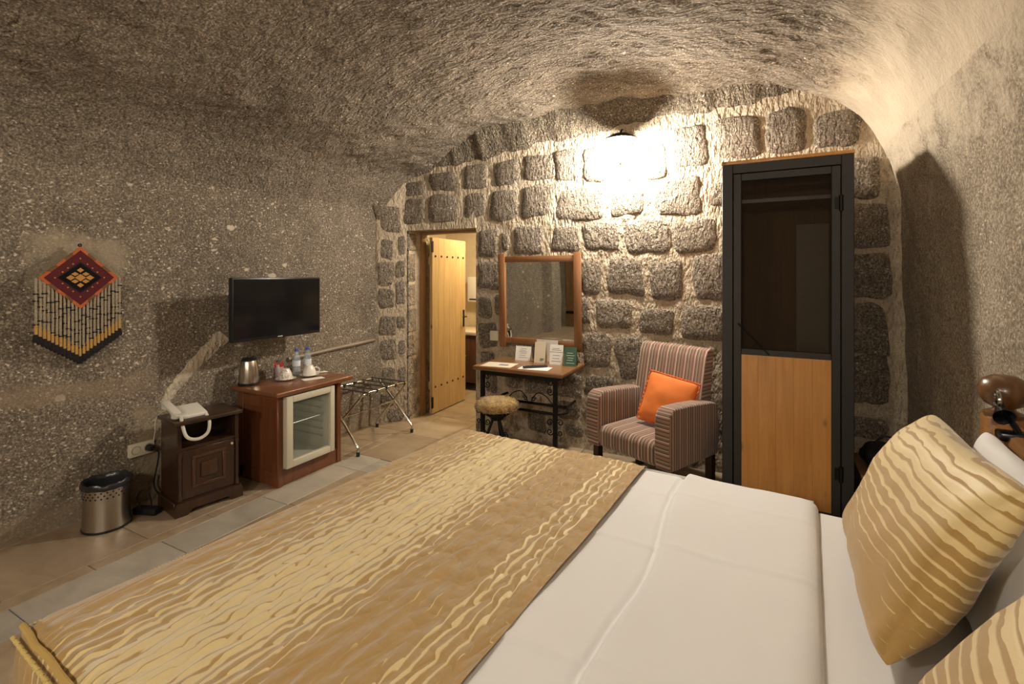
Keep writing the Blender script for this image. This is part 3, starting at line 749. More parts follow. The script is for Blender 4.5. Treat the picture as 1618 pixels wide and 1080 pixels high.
tag(pw, 'white pillow propped on the headboard post side, behind the striped gold cushion', 'pillow')
pw = pillow_mesh('bed_pillow', M_white, .72, .46, .13, seed=5); pw.matrix_world = lean((2.10, .53, .575), (2.21, .53, 1.0))
tag(pw, 'white pillow propped behind the other gold cushion, away from the wardrobe', 'pillow')
def gold_cushion(y, seed, label, roll=0.0, dx=0.0):
    o = pillow_mesh('gold_cushion', M_pil, .84, .53, .21, seed=seed, pinch=.09)
    o.matrix_world = lean((1.865+dx, y, .588), (2.075+dx, y, .975), roll)
    tag(o, label, 'cushion', None); return o
gold_cushion(1.36, 12, 'gold cushion with pale stripes leaning on the pillow nearer the wardrobe', math.radians(3))
gold_cushion(.405, 19, 'gold cushion with pale stripes leaning on the pillow farther from the wardrobe', math.radians(-2), .02)
# iron reading lamp clipped on the headboard
t = thing('reading_lamp', 'dark iron reading lamp with ring, clipped over the headboard rail', 'lamp', BEDM @ Vector((BL-.01, BW-.24, 1.02)), BR)
M_gun = plain('gunmetal', (.035, .035, .04), .25, .9)
mb = MB(); mb.span((-.05, -.03, -.02), (.05, .03, .006), .006); mb.build('clamp', M_gun, t)
mb = MB(); mb.tube(spline([(0, 0, .0), (-.01, .03, .03), (-.02, .06, .055), (-.03, .075, .085)], 6), .009, 10); mb.build('arm', M_gun, t)
mb = MB(); mb.tube(arc((-.03, .08, .085), .024, 0, 345, 24, 'yz'), .006, 8); mb.build('ring', plain('polished_steel', (.5, .5, .5), .15, 1.0), t)
mb = MB(); mb.lathe([(0, .0), (.012, .0), (.016, .015), (.026, .045), (.027, .047), (.024, .045), (.012, .014), (0, .012)], (0, 0, 0), 20, Matrix.Translation((-.03, .06, .06)) @ Matrix.Rotation(math.radians(110), 4, 'X')); mb.build('lamp_shade', M_gun, t)

# ------------------------------------------------------------------ wardrobe
WX0, WX1, WY0, WY1, WZ = -.223, .4736, 3.35, 3.90, 2.225
t = thing('wardrobe', 'tall wardrobe with charcoal metal frame, dark mesh window and pine lower panel', 'wardrobe', ((WX0+WX1)/2, (WY0+WY1)/2, 0))
wx = (WX1-WX0)/2; wyf = (WY1-WY0)/2
M_char = plain('charcoal_metal', (.038, .036, .034), .55, .35, var=.08)
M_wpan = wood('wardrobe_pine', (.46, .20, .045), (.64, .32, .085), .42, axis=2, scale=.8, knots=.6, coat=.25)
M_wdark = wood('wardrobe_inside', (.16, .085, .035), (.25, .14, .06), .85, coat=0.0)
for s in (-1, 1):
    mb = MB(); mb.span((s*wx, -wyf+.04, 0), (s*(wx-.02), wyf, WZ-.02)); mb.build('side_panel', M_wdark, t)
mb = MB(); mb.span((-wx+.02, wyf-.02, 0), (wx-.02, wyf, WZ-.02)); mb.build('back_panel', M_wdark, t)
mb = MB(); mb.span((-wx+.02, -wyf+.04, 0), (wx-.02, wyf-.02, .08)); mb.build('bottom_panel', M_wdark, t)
mb = MB(); mb.span((-wx-.004, -wyf+.004, WZ-.022), (wx+.004, wyf, WZ), .003); mb.build('top_board', M_wpan, t)
mb = MB()
mb.span((-wx, -wyf, 0), (-wx+.062, -wyf+.04, WZ-.024), .003, 1).span((wx-.062, -wyf, 0), (wx, -wyf+.04, WZ-.024), .003, 1)
mb.span((-wx+.062, -wyf, WZ-.082), (wx-.062, -wyf+.04, WZ-.024), .003, 1).span((-wx+.062, -wyf, 0), (wx-.062, -wyf+.04, .06), .003, 1)
mb.build('outer_frame', M_char, t)
L0, L1 = -wx+.066, wx-.066; Zt = WZ-.087; Zb = .065; fw_ = .045; mz = 1.005
mb = MB()
mb.span((L0, -wyf-.004, Zb), (L0+fw_, -wyf+.03, Zt), .003, 1).span((L1-fw_, -wyf-.004, Zb), (L1, -wyf+.03, Zt), .003, 1)
mb.span((L0+fw_, -wyf-.004, Zt-fw_), (L1-fw_, -wyf+.03, Zt), .003, 1).span((L0+fw_, -wyf-.004, Zb), (L1-fw_, -wyf+.03, Zb+fw_), .003, 1)
mb.span((L0+fw_, -wyf-.004, mz), (L1-fw_, -wyf+.03, mz+.038), .003, 1)
dr = mb.build('door', M_char, t)
m, nt, b = newmat('fine_mesh')      # woven insect mesh: a regular weave of dark wires with open holes
o_ = coord(nt); sx_, sy_, sz_ = sep(nt, o_)
wv = math_(nt, 'MAXIMUM', math_(nt, 'FRACT', math_(nt, 'MULTIPLY', sx_, 420.0)), math_(nt, 'FRACT', math_(nt, 'MULTIPLY', sz_, 420.0)))
b.inputs['Base Color'].default_value = (.032, .024, .017, 1); b.inputs['Roughness'].default_value = .8; b.inputs['Specular IOR Level'].default_value = .1
setin(nt, b.inputs['Alpha'], math_(nt, 'GREATER_THAN', wv, .70))
mb = MB(); mb.box((0, 0, 0), (L1-L0-2*fw_, .001, Zt-fw_-mz-.038)); pnl = mb.build('mesh_panel', m, dr, smooth=False); pnl.location = ((L0+L1)/2, -wyf+.016, (Zt-fw_+mz+.038)/2)
nb_ = 5; bw_ = (L1-L0-2*fw_)/nb_
for k in range(nb_):
    mb = MB(); mb.span((L0+fw_+k*bw_+.0003, -wyf+.002, Zb+fw_), (L0+fw_+(k+1)*bw_-.0003, -wyf+.022, mz), .0004, 1); mb.build('board', M_wpan, dr, smooth=False)
for zz in (.35, 1.92):
    mb = MB(); mb.lathe([(0, -.045), (.011, -.045), (.011, .045), (0, .045)], (L1+.002, -wyf-.006, zz), 14).span((L1-.03, -wyf-.008, zz-.035), (L1, -wyf-.003, zz+.035)); mb.build('hinge', M_iron, dr)
mb = MB(); mb.tube([(L0+.03, -wyf-.008, mz+.19), (L0+.20, -wyf-.010, mz+.008)], .004, 8).lathe([(0, -.006), (.007, -.005), (.007, .005), (0, .006)], (L0+.03, -wyf-.008, mz+.19), 10); mb.build('stay_rod', M_iron, dr)
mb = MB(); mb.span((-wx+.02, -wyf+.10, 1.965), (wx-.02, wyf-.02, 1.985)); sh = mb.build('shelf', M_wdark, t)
mb = MB(); mb.span((-wx+.02, -wyf+.094, 1.965), (wx-.02, -wyf+.10, 1.987)); mb.build('shelf_edge', plain('pale_edging', (.34, .31, .27), .5, .3), sh)
mb = MB(); mb.span((.07, -wyf+.16, .9), (.245, -wyf+.18, 1.82), .004); mb.build('lit_side_board', plain('lit_side_grey', (.30, .25, .18), .7, var=.1), t)  # pale board standing in for the lit inner side, light put into its colour

# low wooden chest with a black bag in the gap right of the wardrobe
t = thing('low_chest', 'low brown wooden chest in the gap between wardrobe and bed head', 'chest', (.66, 3.60, 0))
mb = MB(); mb.span((-.14, -.20, .04), (.14, .20, .33), .006); mb.build('body', M_brown, t)
mb = MB(); mb.span((-.15, -.21, .33), (.15, .21, .35), .005); mb.build('lid', M_brown, t)
for sx in (-.11, .11):
    for sy in (-.17, .17):
        mb = MB(); mb.span((sx-.02, sy-.02, 0), (sx+.02, sy+.02, .04)); mb.build('foot', M_brown, t)
t = thing('black_bag', 'slumped black cloth bag lying on the low brown chest', 'bag', (.66, 3.58, .35))
M_bag = plain('black_cloth', (.012, .011, .012), .6, var=.2, bmp=.6, bscale=40)
def bagf(u, v):
    th = u*2*PI; ph = v*PI; r = math.sin(ph)**.6
    x = .12*r*math.cos(th); y = .16*r*math.sin(th); z = .065-.065*math.cos(ph)*(1 if math.cos(ph) > 0 else 1.1)
    k = 1+.06*math.sin(5*th+4*ph)+.04*math.sin(9*th)
    return (x*k, y*k, z)
mb = MB(); mb.grid(bagf, 40, 20); mb.build('bag_body', M_bag, t, angle=80, weld=.0005)
mb = MB(); mb.tube(spline([(-.07, -.10, .11), (-.03, -.13, .17), (.03, -.12, .17), (.07, -.09, .11)], 6), .006, 8); mb.build('strap', M_bag, t)
mb = MB(); mb.tube(spline([(-.06, .02, .12), (-.02, -.02, .19), (.04, -.01, .18), (.08, .03, .11)], 6), .006, 8); mb.build('strap', M_bag, t)

# ------------------------------------------------------------------ armchair
m, nt, b = newmat('striped_upholstery')
uvn = nt.nodes.new('ShaderNodeUVMap'); uvn.uv_map = 'UVMap'
u_, v_, _ = sep(nt, uvn.outputs[0])
oc = coord(nt)
ph = math_(nt, 'FRACT', math_(nt, 'DIVIDE', u_, .078))
A_ = (.30, .185, .125); B_ = (.055, .012, .008); C_ = (.60, .45, .34); D_ = (.20, .130, .080); E_ = (.38, .20, .145)
c = ramp(nt, ph, [(0, A_), (.20, B_), (.27, E_), (.40, C_), (.50, B_), (.56, D_), (.74, C_), (.79, D_), (.90, B_), (.95, A_)], 'CONSTANT')
wv = noise(nt, oc, 350, 2)
setin(nt, b.inputs['Base Color'], mix(nt, wv, mix(nt, .3, c, (0, 0, 0)), c)); b.inputs['Roughness'].default_value = .85; b.inputs['Sheen Weight'].default_value = .3
h = ramp(nt, ph, [(0, .6), (.20, 0), (.27, .6), (.40, 1), (.50, 0), (.56, .6), (.74, 1), (.79, .6), (.90, 0), (.95, .6)])
setin(nt, b.inputs['Normal'], bump(nt, math_(nt, 'ADD', h, math_(nt, 'MULTIPLY', wv, .3)), .5, .003))
M_uph = m
def uvset(o, fn):
    me = o.data; uv = me.uv_layers.new(name='UVMap')
    for p in me.polygons:
        for li in p.loop_indices: uv.data[li].uv = (fn(me.vertices[me.loops[li].vertex_index].co, p.normal), 0)
chair = thing('armchair', 'striped brown and beige armchair with rounded arms and dark legs', 'armchair', (-.694, 3.538, 0), math.radians(-25))
cw, cdp = .355, .305
def rbox(a, bq, bev, name, seg=4): 
    mb = MB(); mb.span(a, bq, bev, seg); return mb.build(name, M_uph, chair, angle=80)
o = rbox((-cw+.10, -cdp-.005, .262), (cw-.10, cdp-.08, .425), .05, 'seat'); uvset(o, lambda c, n: c.x)
# backrest: curved sheet with a rolled top
def backf(u, v):
    x = (-1+2*u)*(cw-.075)
    prof = [(cdp-.17, .36), (cdp-.135, .55), (cdp-.095, .75), (cdp-.055, .92), (cdp-.03, .965), (cdp+.01, .98), (cdp+.035, .96), (cdp+.035, .90), (cdp+.005, .70), (cdp-.03, .45), (cdp-.045, .27)]
    s = v*(len(prof)-1); i = min(int(s), len(prof)-2); f = s-i
    y = prof[i][0]*(1-f)+prof[i+1][0]*f; z = prof[i][1]*(1-f)+prof[i+1][1]*f
    return (x, y+.02*(2*u-1)**2*-1, z)
mb = MB(); mb.grid(backf, 24, 40)
for sx in (0, 1):
    vs_ = [mb.bm.verts.new(backf(sx, j/40)) for j in range(41)]
    try: mb.bm.faces.new(vs_)
    except Exception: pass
o = mb.build('backrest', M_uph, chair, angle=50, weld=.0008); uvset(o, lambda c, n: c.x if abs(n.x) < .8 else c.z)
for s in (-1, 1):
    prof = [(-cdp, .265), (-cdp-.015, .40), (-cdp-.01, .54)]+[(-cdp+.075+.085*math.cos(math.radians(a)), .575+.085*math.sin(math.radians(a))) for a in range(175, 85, -15)]+[(-.10, .655), (.05, .645), (.18, .635), (cdp-.06, .62), (cdp-.02, .45), (cdp-.05, .265)]
    x0, x1 = (cw-.115, cw) if s > 0 else (-cw, -cw+.115)
    mb = MB(); mb.prism([(p[0], p[1]) for p in prof], x1-x0, Matrix(((0, 0, 1, x0), (1, 0, 0, 0), (0, 1, 0, 0), (0, 0, 0, 1))), .014)
    o = mb.build('armrest', M_uph, chair, angle=50)
    al = np.r_[0, np.cumsum([math.hypot(prof[i+1][0]-prof[i][0], prof[i+1][1]-prof[i][1]) for i in range(len(prof)-1)])]
    def armuv(c, n, prof=prof, al=al):
        if abs(n.x) > .6: return c.y
        k = min(range(len(prof)), key=lambda i: (prof[i][0]-c.y)**2+(prof[i][1]-c.z)**2); return al[k]
    def armuv2(c, n, prof=prof, al=al):
        if abs(n.x) > .75: return c.y
        best = None
        for i in range(len(prof)-1):
            dx, dy = prof[i+1][0]-prof[i][0], prof[i+1][1]-prof[i][1]; L2 = dx*dx+dy*dy
            tt = max(0, min(1, ((c.y-prof[i][0])*dx+(c.z-prof[i][1])*dy)/L2)); q = (prof[i][0]+dx*tt-c.y)**2+(prof[i][1]+dy*tt-c.z)**2
            if best is None or q < best[0]: best = (q, al[i]+tt*math.sqrt(L2))
        return best[1]
    uvset(o, armuv2)
M_leg = wood('dark_leg', (.02, .010, .006), (.045, .022, .012), .35)
for sx, sy in ((-1, -1), (1, -1), (-1, 1), (1, 1)):
    mb = MB(); x, y = sx*(cw-.055), sy*(cdp-.06) - (.0)
    mb.prism([(-.024, -.024), (.024, -.024), (.024, .024), (-.024, .024)], .275, Matrix.Translation((x, y, 0))); 
    mb.build('leg', M_leg, chair, smooth=False)
M_orange = plain('orange_cotton', (.72, .19, .035), .8, var=.08, vscale=12, bmp=.3, bscale=260)
cu = pillow_mesh('orange_cushion', M_orange, .37, .36, .13, seed=33, pinch=.05, n=30)
Mc = Matrix.Translation((-.694, 3.538, 0)) @ Matrix.Rotation(math.radians(-25), 4, 'Z') @ Matrix.Translation((.07, -.005, .435)) @ Matrix.Rotation(math.radians(14), 4, 'Z') @ Matrix.Rotation(math.radians(70), 4, 'X') @ Matrix.Rotation(math.radians(-9), 4, 'Z')
cu.matrix_world = Mc
tag(cu, 'plain orange cushion with frilled edge leaning in the striped armchair', 'cushion')
mb = MB(); pts = []
for k in range(160):
    q = k/40; i = int(q); f = q-i; a = .185; y0, y1 = .0, .36
    cs = [(-a, y0), (a, y0), (a, y1), (-a, y1), (-a, y0)]
    pts.append((cs[i][0]*(1-f)+cs[i+1][0]*f+.003*math.sin(k*2.3), cs[i][1]*(1-f)+cs[i+1][1]*f+.003*math.cos(k*2.1), .004*math.sin(k*1.9)))
mb.tube(pts, .006, 6, True); mb.build('frill', plain('orange_frill', (.62, .15, .03), .85), cu)

# ------------------------------------------------------------------ desk with iron frame
M_table = wood('table_wood', (.135, .058, .020), (.235, .115, .042), .35, axis=0, coat=.25)
desk = thing('desk', 'narrow wooden desk on black wrought iron frame with scrolls', 'desk', (-1.735, 3.665, 0))
mb = MB(); mb.span((-.40, -.265, .718), (.40, .265, .752), .010, 3); mb.build('tabletop', M_table, desk)
def scroll(c, r, sgn, up, axis='x'):
    pts = []
    for k in range(26):
        a = k/25*2.6*PI; rr = r*(1-.75*k/25)
        px, pz = sgn*(rr*math.cos(a)), up*(rr*math.sin(a))
        pts.append((c[0]+px, c[1], c[2]+pz) if axis == 'x' else (c[0], c[1]+px, c[2]+pz))
    return pts
for s in (-1, 1):
    x = s*.325
    mb = MB(); mb.span((x-.016, -.236, 0), (x+.016, -.204, .718), .003, 1); lg = mb.build('leg', M_iron, desk)
    mb = MB(); mb.span((x-.016, -.26, 0), (x+.016, .05, .02), .003, 1); mb.build('foot', M_iron, desk)
    for (cx_, cz_, r_, sg_, up_) in ((x-s*.045, .665, .03, -s, 1), (x-s*.045, .60, .03, s, -1), (x-s*.045, .36, .028, s, 1), (x-s*.045, .29, .028, s, -1), (x+s*.04, .37, .028, -s, 1), (x+s*.037, .29, .022, -s, -1)):
        mb = MB(); mb.tube(scroll((cx_, -.22, cz_), r_, sg_, up_), .0045, 6); mb.build('scroll', M_iron, lg)
    mb = MB(); mb.tube(spline([(x, -.22, .43), (x+s*.055, -.16, .43), (x+s*.06, -.10, .43), (x+s*.02, .0, .43), (x, .22, .43)], 6), .011, 8); mb.build('side_stretcher', M_iron, desk)
mb = MB(); mb.span((-.325, -.23, .68), (.325, -.21, .718)).span((-.325, .21, .68), (.325, .23, .718)).span((-.335, -.21, .68), (-.315, .21, .718)).span((.315, -.21, .68), (.335, .21, .718)); mb.build('apron', M_iron, desk)
mb = MB(); mb.tube([(-.31, -.22, .43), (0, -.222, .432), (.31, -.22, .43)], .011, 8); mb.build('stretcher', M_iron, desk)
mb = MB(); mb.tube([(-.31, 0, .43), (0, 0, .43), (.33, 0, .43)], .011, 8); st_ = mb.build('stretcher', M_iron, desk)
for s in (-1, 1):
    mb = MB(); mb.tube(spline([(s*.02, 0, .44), (s*.03, 0, .47), (s*.08, 0, .52), (s*.15, 0, .50), (s*.21, 0, .44)], 6), .0045, 6); mb.build('scroll', M_iron, st_)
    mb = MB(); mb.tube(scroll((s*.04, 0, .465), .022, s, 1), .004, 6); mb.build('scroll', M_iron, st_)
# stool
stool = thing('stool', 'round stool with shaggy mustard cushion on splayed iron legs, before the desk', 'stool', (-1.80, 3.22, 0))
m, nt, b = newmat('mustard_fur')
o_ = coord(nt); n1 = noise(nt, mapping(nt, o_, scale=(18, 18, 40)), 1.0, 4, .6, .8); n2 = noise(nt, mapping(nt, o_, rot=(.4, .6, 0), scale=(140, 140, 30)), 1.0, 2)
setin(nt, b.inputs['Base Color'], ramp(nt, math_(nt, 'ADD', math_(nt, 'MULTIPLY', n1, .7), math_(nt, 'MULTIPLY', n2, .3)), [(.30, (.16, .085, .02)), (.48, (.42, .25, .06)), (.68, (.62, .43, .15))]))
b.inputs['Roughness'].default_value = .9; b.inputs['Sheen Weight'].default_value = .4; setin(nt, b.inputs['Normal'], bump(nt, math_(nt, 'ADD', n1, n2), 1.0, .015))
def cush(u, v):
    th = u*2*PI; a = v*PI; r = .16*math.sin(a)**.45; z = .512-.045*math.copysign(abs(math.cos(a))**.8, math.cos(a))
    k = 1+.02*math.sin(7*th)+.015*math.sin(13*th+3*a)
    return (r*math.cos(th)*k, r*math.sin(th)*k, z)
mb = MB(); mb.grid(cush, 48, 20); mb.build('seat', m, stool, angle=80, weld=.0005)
# loose tufts of pile over the seat
rf = random.Random(3); Vv = []; Ff = []
for k in range(2600):
    th = rf.uniform(0, 2*PI); a = math.acos(rf.uniform(-.55, 1)); p = Vector(cush(th/(2*PI), 1-a/PI)); nrm = Vector((p.x*2.2, p.y*2.2, (p.z-.505)*4)).normalized()
    d = (nrm*.5+Vector((rf.uniform(-1, 1), rf.uniform(-1, 1), rf.uniform(-1.2, .1)))*.6).normalized(); sd = d.cross(nrm).normalized()*.0025
    i = len(Vv); q = p+d*rf.uniform(.008, .017); Vv += [p-sd, p+sd, q+sd*.3, q-sd*.3]; Ff.append((i, i+1, i+2, i+3))
o = npmesh('pile', [tuple(v) for v in Vv], Ff, m, stool); o['kind'] = 'stuff'
mb = MB(); mb.lathe([(0, .40), (.05, .40), (.06, .42), (.10, .445), (.10, .455), (0, .455)], (0, 0, 0), 20); mb.build('seat_plate', M_iron, stool)
for k in range(3):
    a = math.radians(-20+120*k); c_, s_ = math.cos(a), math.sin(a)
    mb = MB(); mb.tube([(c_*.02, s_*.02, .43), (c_*.10, s_*.10, .22), (c_*.19, s_*.19, .0)], .011, 8); lg = mb.build('leg', M_iron, stool)
    Mr = Matrix.Rotation(a, 4, 'Z')
    
    for sc_ in (scroll((.105, 0, .30), .026, -1, 1), scroll((.125, 0, .24), .026, -1, -1)):
        mb = MB(); mb.tube([tuple(Mr @ Vector(p)) for p in sc_], .004, 6); mb.build('scroll', M_iron, lg)
mb = MB(); mb.tube(arc((0, 0, .22), .10, 0, 345, 30, 'xy'), .006, 6); mb.build('ring', M_iron, stool)

# mirror
mir = thing('mirror', 'rectangular mirror in reddish brown wooden frame leaning on the block wall above the desk', 'mirror', (-1.757, 3.925, .845))
mir.rotation_euler = (math.radians(2.0), 0, 0)
M_mf = wood('mirror_frame', (.19, .075, .025), (.30, .135, .05), .4, axis=2)
for s in (-1, 1):
    mb = MB(); mb.span((s*.365-.032, -.022, .0), (s*.365+.032, .012, .855), .004); mb.build('stile', M_mf, mir)
for zz in (.035, .775):
    mb = MB(); mb.span((-.395, -.014, zz-.0), (.395, .010, zz+.055), .003); mb.build('rail', M_mf, mir)
m, nt, b = newmat('mirror_glass'); b.inputs['Metallic'].default_value = 1; b.inputs['Roughness'].default_value = .02
setin(nt, b.inputs['Base Color'], mix(nt, noise(nt, coord(nt), 3), (.80, .82, .77), (.84, .85, .80)))
mb = MB(); mb.span((-.345, -.004, .08), (.345, .004, .785)); mb.build('glass', m, mir, smooth=False)

# cards and papers on the desk
M_card = plain('white_card', (.78, .75, .68), .6); M_cream = plain('cream_card', (.66, .57, .42), .6); M_green = plain('green_card', (.02, .075, .035), .45)
M_ink = plain('grey_ink', (.18, .17, .18), .6); M_ink2 = plain('pale_ink', (.55, .62, .52), .6)
def standing_card(name, loc, rz, w, h, mat, label, lines, cat='card', ink=None, tent=.05):
    t = thing(name, label, cat, loc, rz)
    tilt = math.atan(tent*.5/h)
    Ml = Matrix.Rotation(-tilt, 4, 'X')
    mb = MB(); mb.span((-w/2, -.001, 0), (w/2, .001, h), M=Ml); mb.build('front_leaf', mat, t, smooth=False)
    M2 = Matrix.Translation((0, tent, 0)) @ Matrix.Rotation(tilt, 4, 'X'); mb = MB(); mb.span((-w/2, -.001, 0), (w/2, .001, h), M=M2); mb.build('back_leaf', mat, t, smooth=False)
    if lines:
        mb = MB()
        for (x0, x1, z0, z1) in lines: mb.span((x0*w, -.0016, z0*h), (x1*w, -.0012, z1*h), M=Ml)
        mb.build('print', ink or M_ink, t, smooth=False)
    return t
txt = lambda zs, x0=-.35, x1=.35: [(x0+.05*((i*7) % 3), x1-.06*((i*5) % 3), z, z+.025) for i, z in enumerate(zs)]
DZt = .752
standing_card('greeting_card', (-1.865, 3.80, DZt), 0.05, .145, .125, M_card, 'wide white card with centred grey lines of text standing on the desk', txt((.2, .35, .5, .6, .7, .82), -.28, .28))
standing_card('info_card', (-1.69, 3.77, DZt), 0.05, .10, .175, M_cream, 'tall cream card with a small printed bar near the bottom', [(.05, .38, .14, .22), (.0, .30, .10, .13)], tent=.06)
standing_card('price_card', (-1.53, 3.75, DZt), 0.1, .115, .165, M_card, 'tall white tent card crossed by a dark line beside the green card', [(-.5, .5, .62, .645)]+txt((.16, .3, .45, .72, .8)), tent=.06)
standing_card('green_card', (-1.40, 3.74, DZt), 0.15, .105, .155, M_green, 'dark green tent card with pale lettering at the end of the desk', txt((.15, .3, .42, .55, .68), -.32, .32), ink=M_ink2, tent=.06)
def sheet(name, loc, rz, w, d, mat, label, lines=(), cat='paper'):
    t = thing(name, label, cat, loc, rz); mb = MB(); mb.box((0, 0, .0008), (w, d, .0016)); mb.build('page', mat, t, smooth=False)
    if lines:
        mb = MB()
        for (x0, x1, y0, y1) in lines: mb.span((x0*w, y0*d, .0016), (x1*w, y1*d, .0021))
        mb.build('print', M_ink, t, smooth=False)
    return t
sheet('leaflet', (-1.95, 3.53, DZt), .12, .27, .20, M_cream, 'large cream leaflet with a small grey picture lying flat on the desk', [(-.0, .3, -.12, .12)])
sheet('note_paper', (-1.62, 3.53, DZt), .1, .25, .15, M_card, 'white sheet lying flat under the black folder on the desk')
t = thing('menu_folder', 'slim black folder lying on the white sheet on the desk', 'folder', (-1.63, 3.55, DZt+.002), .75)
mb = MB(); mb.span((-.10, -.022, 0), (.10, .022, .016), .004); mb.build('cover', plain('navy_leather', (.014, .013, .022), .4), t)
mb = MB(); mb.span((-.098, -.020, .006), (.098, -.0226, .011)); mb.build('pages', plain('dark_pages', (.05, .045, .05), .7), t)
# card tucked at the mirror
t = thing('tucked_card', 'thin white card tucked behind the tall cream card at the mirror edge', 'card', (-1.66, 3.87, DZt)); mb = MB(); mb.span((-.10, -.001, 0), (.10, .001, .185)); mb.build('leaf', M_card, t, smooth=False)
# light switch
t = thing('light_switch', 'cream light switch plate on the block wall beside the mirror', 'switch', (-2.225, 3.935, .935))
mb = MB(); mb.span((-.045, -.010, -.045), (.045, .03, .045), .004); mb.build('plate', plain('ivory_plastic', (.68, .62, .47), .4), t)
mb = MB(); mb.span((-.028, -.014, -.028), (.028, -.009, .028), .003); mb.build('rocker', plain('ivory_plastic', (.68, .62, .47), .4), t)

# ------------------------------------------------------------------ television
tv = thing('television', 'black flat television on a wall arm above the fridge cabinet', 'television', (-3.26, 2.435, 1.03), math.radians(90))
M_blk = plain('black_plastic', (.012, .012, .013), .35)
mb = MB(); mb.span((-.375, -.012, 0), (.375, .03, .455), .006); mb.build('casing', M_blk, tv)
mb = MB(); mb.span((-.363, -.0135, .022), (.363, -.0115, .443)); mb.build('screen', plain('tv_glass', (.006, .006, .007), .12, spec=.5), tv, smooth=False)
mb = MB(); mb.span((-.02, -.0145, .007), (.02, -.0125, .013)); mb.build('badge', plain('pale_ink', (.55, .62, .52), .6), tv)
mb = MB(); mb.span((-.12, .03, .12), (.12, .06, .34), .01).tube([(0, .05, .23), (.05, .14, .23), (0, .25, .23)], .018, 8).span((-.07, .24, .13), (.07, .30, .33)); mb.build('wall_mount', M_iron, tv)

# ------------------------------------------------------------------ kilim hanging
hx = -3.655
kil = thing('wall_hanging', 'diamond kilim wall hanging with beaded fringe and black tassels', 'wall hanging', (xleft(1.375, 1.4)+.03, 1.375, 1.30), math.radians(86))
M_red = plain('kilim_red', (.085, .008, .012), .9, var=.25, vscale=90, bmp=.5, bscale=300)
M_or = plain('kilim_orange', (.42, .105, .035), .9, var=.3, vscale=60); M_olive = plain('kilim_brown', (.16, .07, .025), .9, var=.2)
M_gold = plain('kilim_gold', (.46, .23, .06), .9); M_kblk = plain('kilim_black', (.014, .010, .012), .95, bmp=.6, bscale=120)
D = .187; CZ = .187
Mk = Matrix(((1, 0, 0, 0), (0, 0, -1, 0), (0, 1, 0, 0), (0, 0, 0, 1)))
def dia(r0, cz=CZ, cx=0.0, wx_=1.0): return [(cx-r0*wx_, cz), (cx, cz-r0), (cx+r0*wx_, cz), (cx, cz+r0)]
def flat(poly, y, h, name, mat, parent):
    mb = MB(); mb.prism(poly, h, Matrix.Translation((0, y, 0)) @ Mk); return mb.build(name, mat, parent, smooth=False)
ctr = flat(dia(D-.012), 0, .010, 'woven_centre', M_red, kil)
for (ax, az, bx2, bz2) in ((-1, 0, 0, 1), (0, 1, 1, 0), (1, 0, 0, -1), (0, -1, -1, 0)):
    for k in range(5):
        f0, f1 = k/5, (k+1)/5
        p = lambda f, r: ((ax*(1-f)+bx2*f)*r, (az*(1-f)+bz2*f)*r+CZ)
        flat([p(f0, D), p(f1, D), p(f1, D-.022), p(f0, D-.022)], 0, .013, 'border_block', M_or if k % 2 == 0 else M_olive, kil)
mb = MB()
for (cx_, cz_, r_) in ((0, 0, .085), (-.045, 0, .05), (.045, 0, .05), (0, .05, .045), (0, -.05, .045)): mb.prism(dia(r_, CZ+cz_, cx_, 1.2), .0112, Mk)
mb.build('dark_motif', M_kblk, ctr, smooth=False)
mb = MB()
for (cx_, cz_, r_, wx_) in ((0, 0, .022, 1.2), (-.045, 0, .016, 1.3), (.045, 0, .016, 1.3), (0, .045, .014, 1.2), (0, -.045, .014, 1.2), (-.025, .022, .012, 1.5), (.025, .022, .012, 1.5), (-.025, -.022, .012, 1.5), (.025, -.022, .012, 1.5)): mb.prism(dia(r_, CZ+cz_, cx_, wx_), .0125, Mk)
mb.build('gold_motif', M_gold, ctr, smooth=False)
mb = MB()
for k in range(16):
    a = 2*PI*k/16; x, z = .115*math.cos(a), .115*math.sin(a); sc_ = .115/(abs(x)+abs(z)); mb.prism(dia(.005, CZ+z*sc_, x*sc_), .0115, Mk)
mb.build('knot_dots', M_gold, ctr, smooth=False)['kind'] = 'stuff'
mb = MB(); mb.tube(arc((0, -.004, CZ+D+.008), .007, 0, 345, 14, 'xz'), .004, 6); mb.build('hanging_loop', M_kblk, kil)
M_st = plain('fringe_cord', (.33, .27, .19), .9, var=.6, vscale=120); M_amb = plain('fringe_gold', (.46, .27, .08), .8, var=.3, vscale=80)
rk = random.Random(9)
nf = 23
for k in range(nf):
    u = -1+2*k/(nf-1); x = u*(D+.008); zt = CZ-D*(1-abs(u)); zb = -.135-.15*(1-abs(u))
    mb = MB(); yj = -.004+rk.uniform(-.003, .003)
    mb.tube([(x, yj, min(zt+.01, CZ)), (x+rk.uniform(-.003, .003), yj-.003, (zt+zb)/2), (x, yj, zb)], .0062, 6)
    sd = mb.build('fringe_strand', M_st, kil)
    for q in range(3):
        zz = zt+(zb-zt)*(.22+.26*q)+rk.uniform(-.03, .03); mb = MB(); mb.span((x-.013, yj-.008, zz-.004), (x+.013, yj+.004, zz+.004), .002, 1); mb.build('knot', M_kblk, sd)
    mb = MB(); mb.tube([(x, yj-.002, zb+.055), (x, yj-.003, zb)], .0075, 6); mb.build('gold_wrap', M_amb, sd)
    mb = MB(); mb.lathe([(0, 0), (.007, -.002), (.012, -.018), (.016, -.042), (.012, -.050), (0, -.048)], (x, yj, zb+.004), 8); mb.build('tassel', M_kblk, sd)

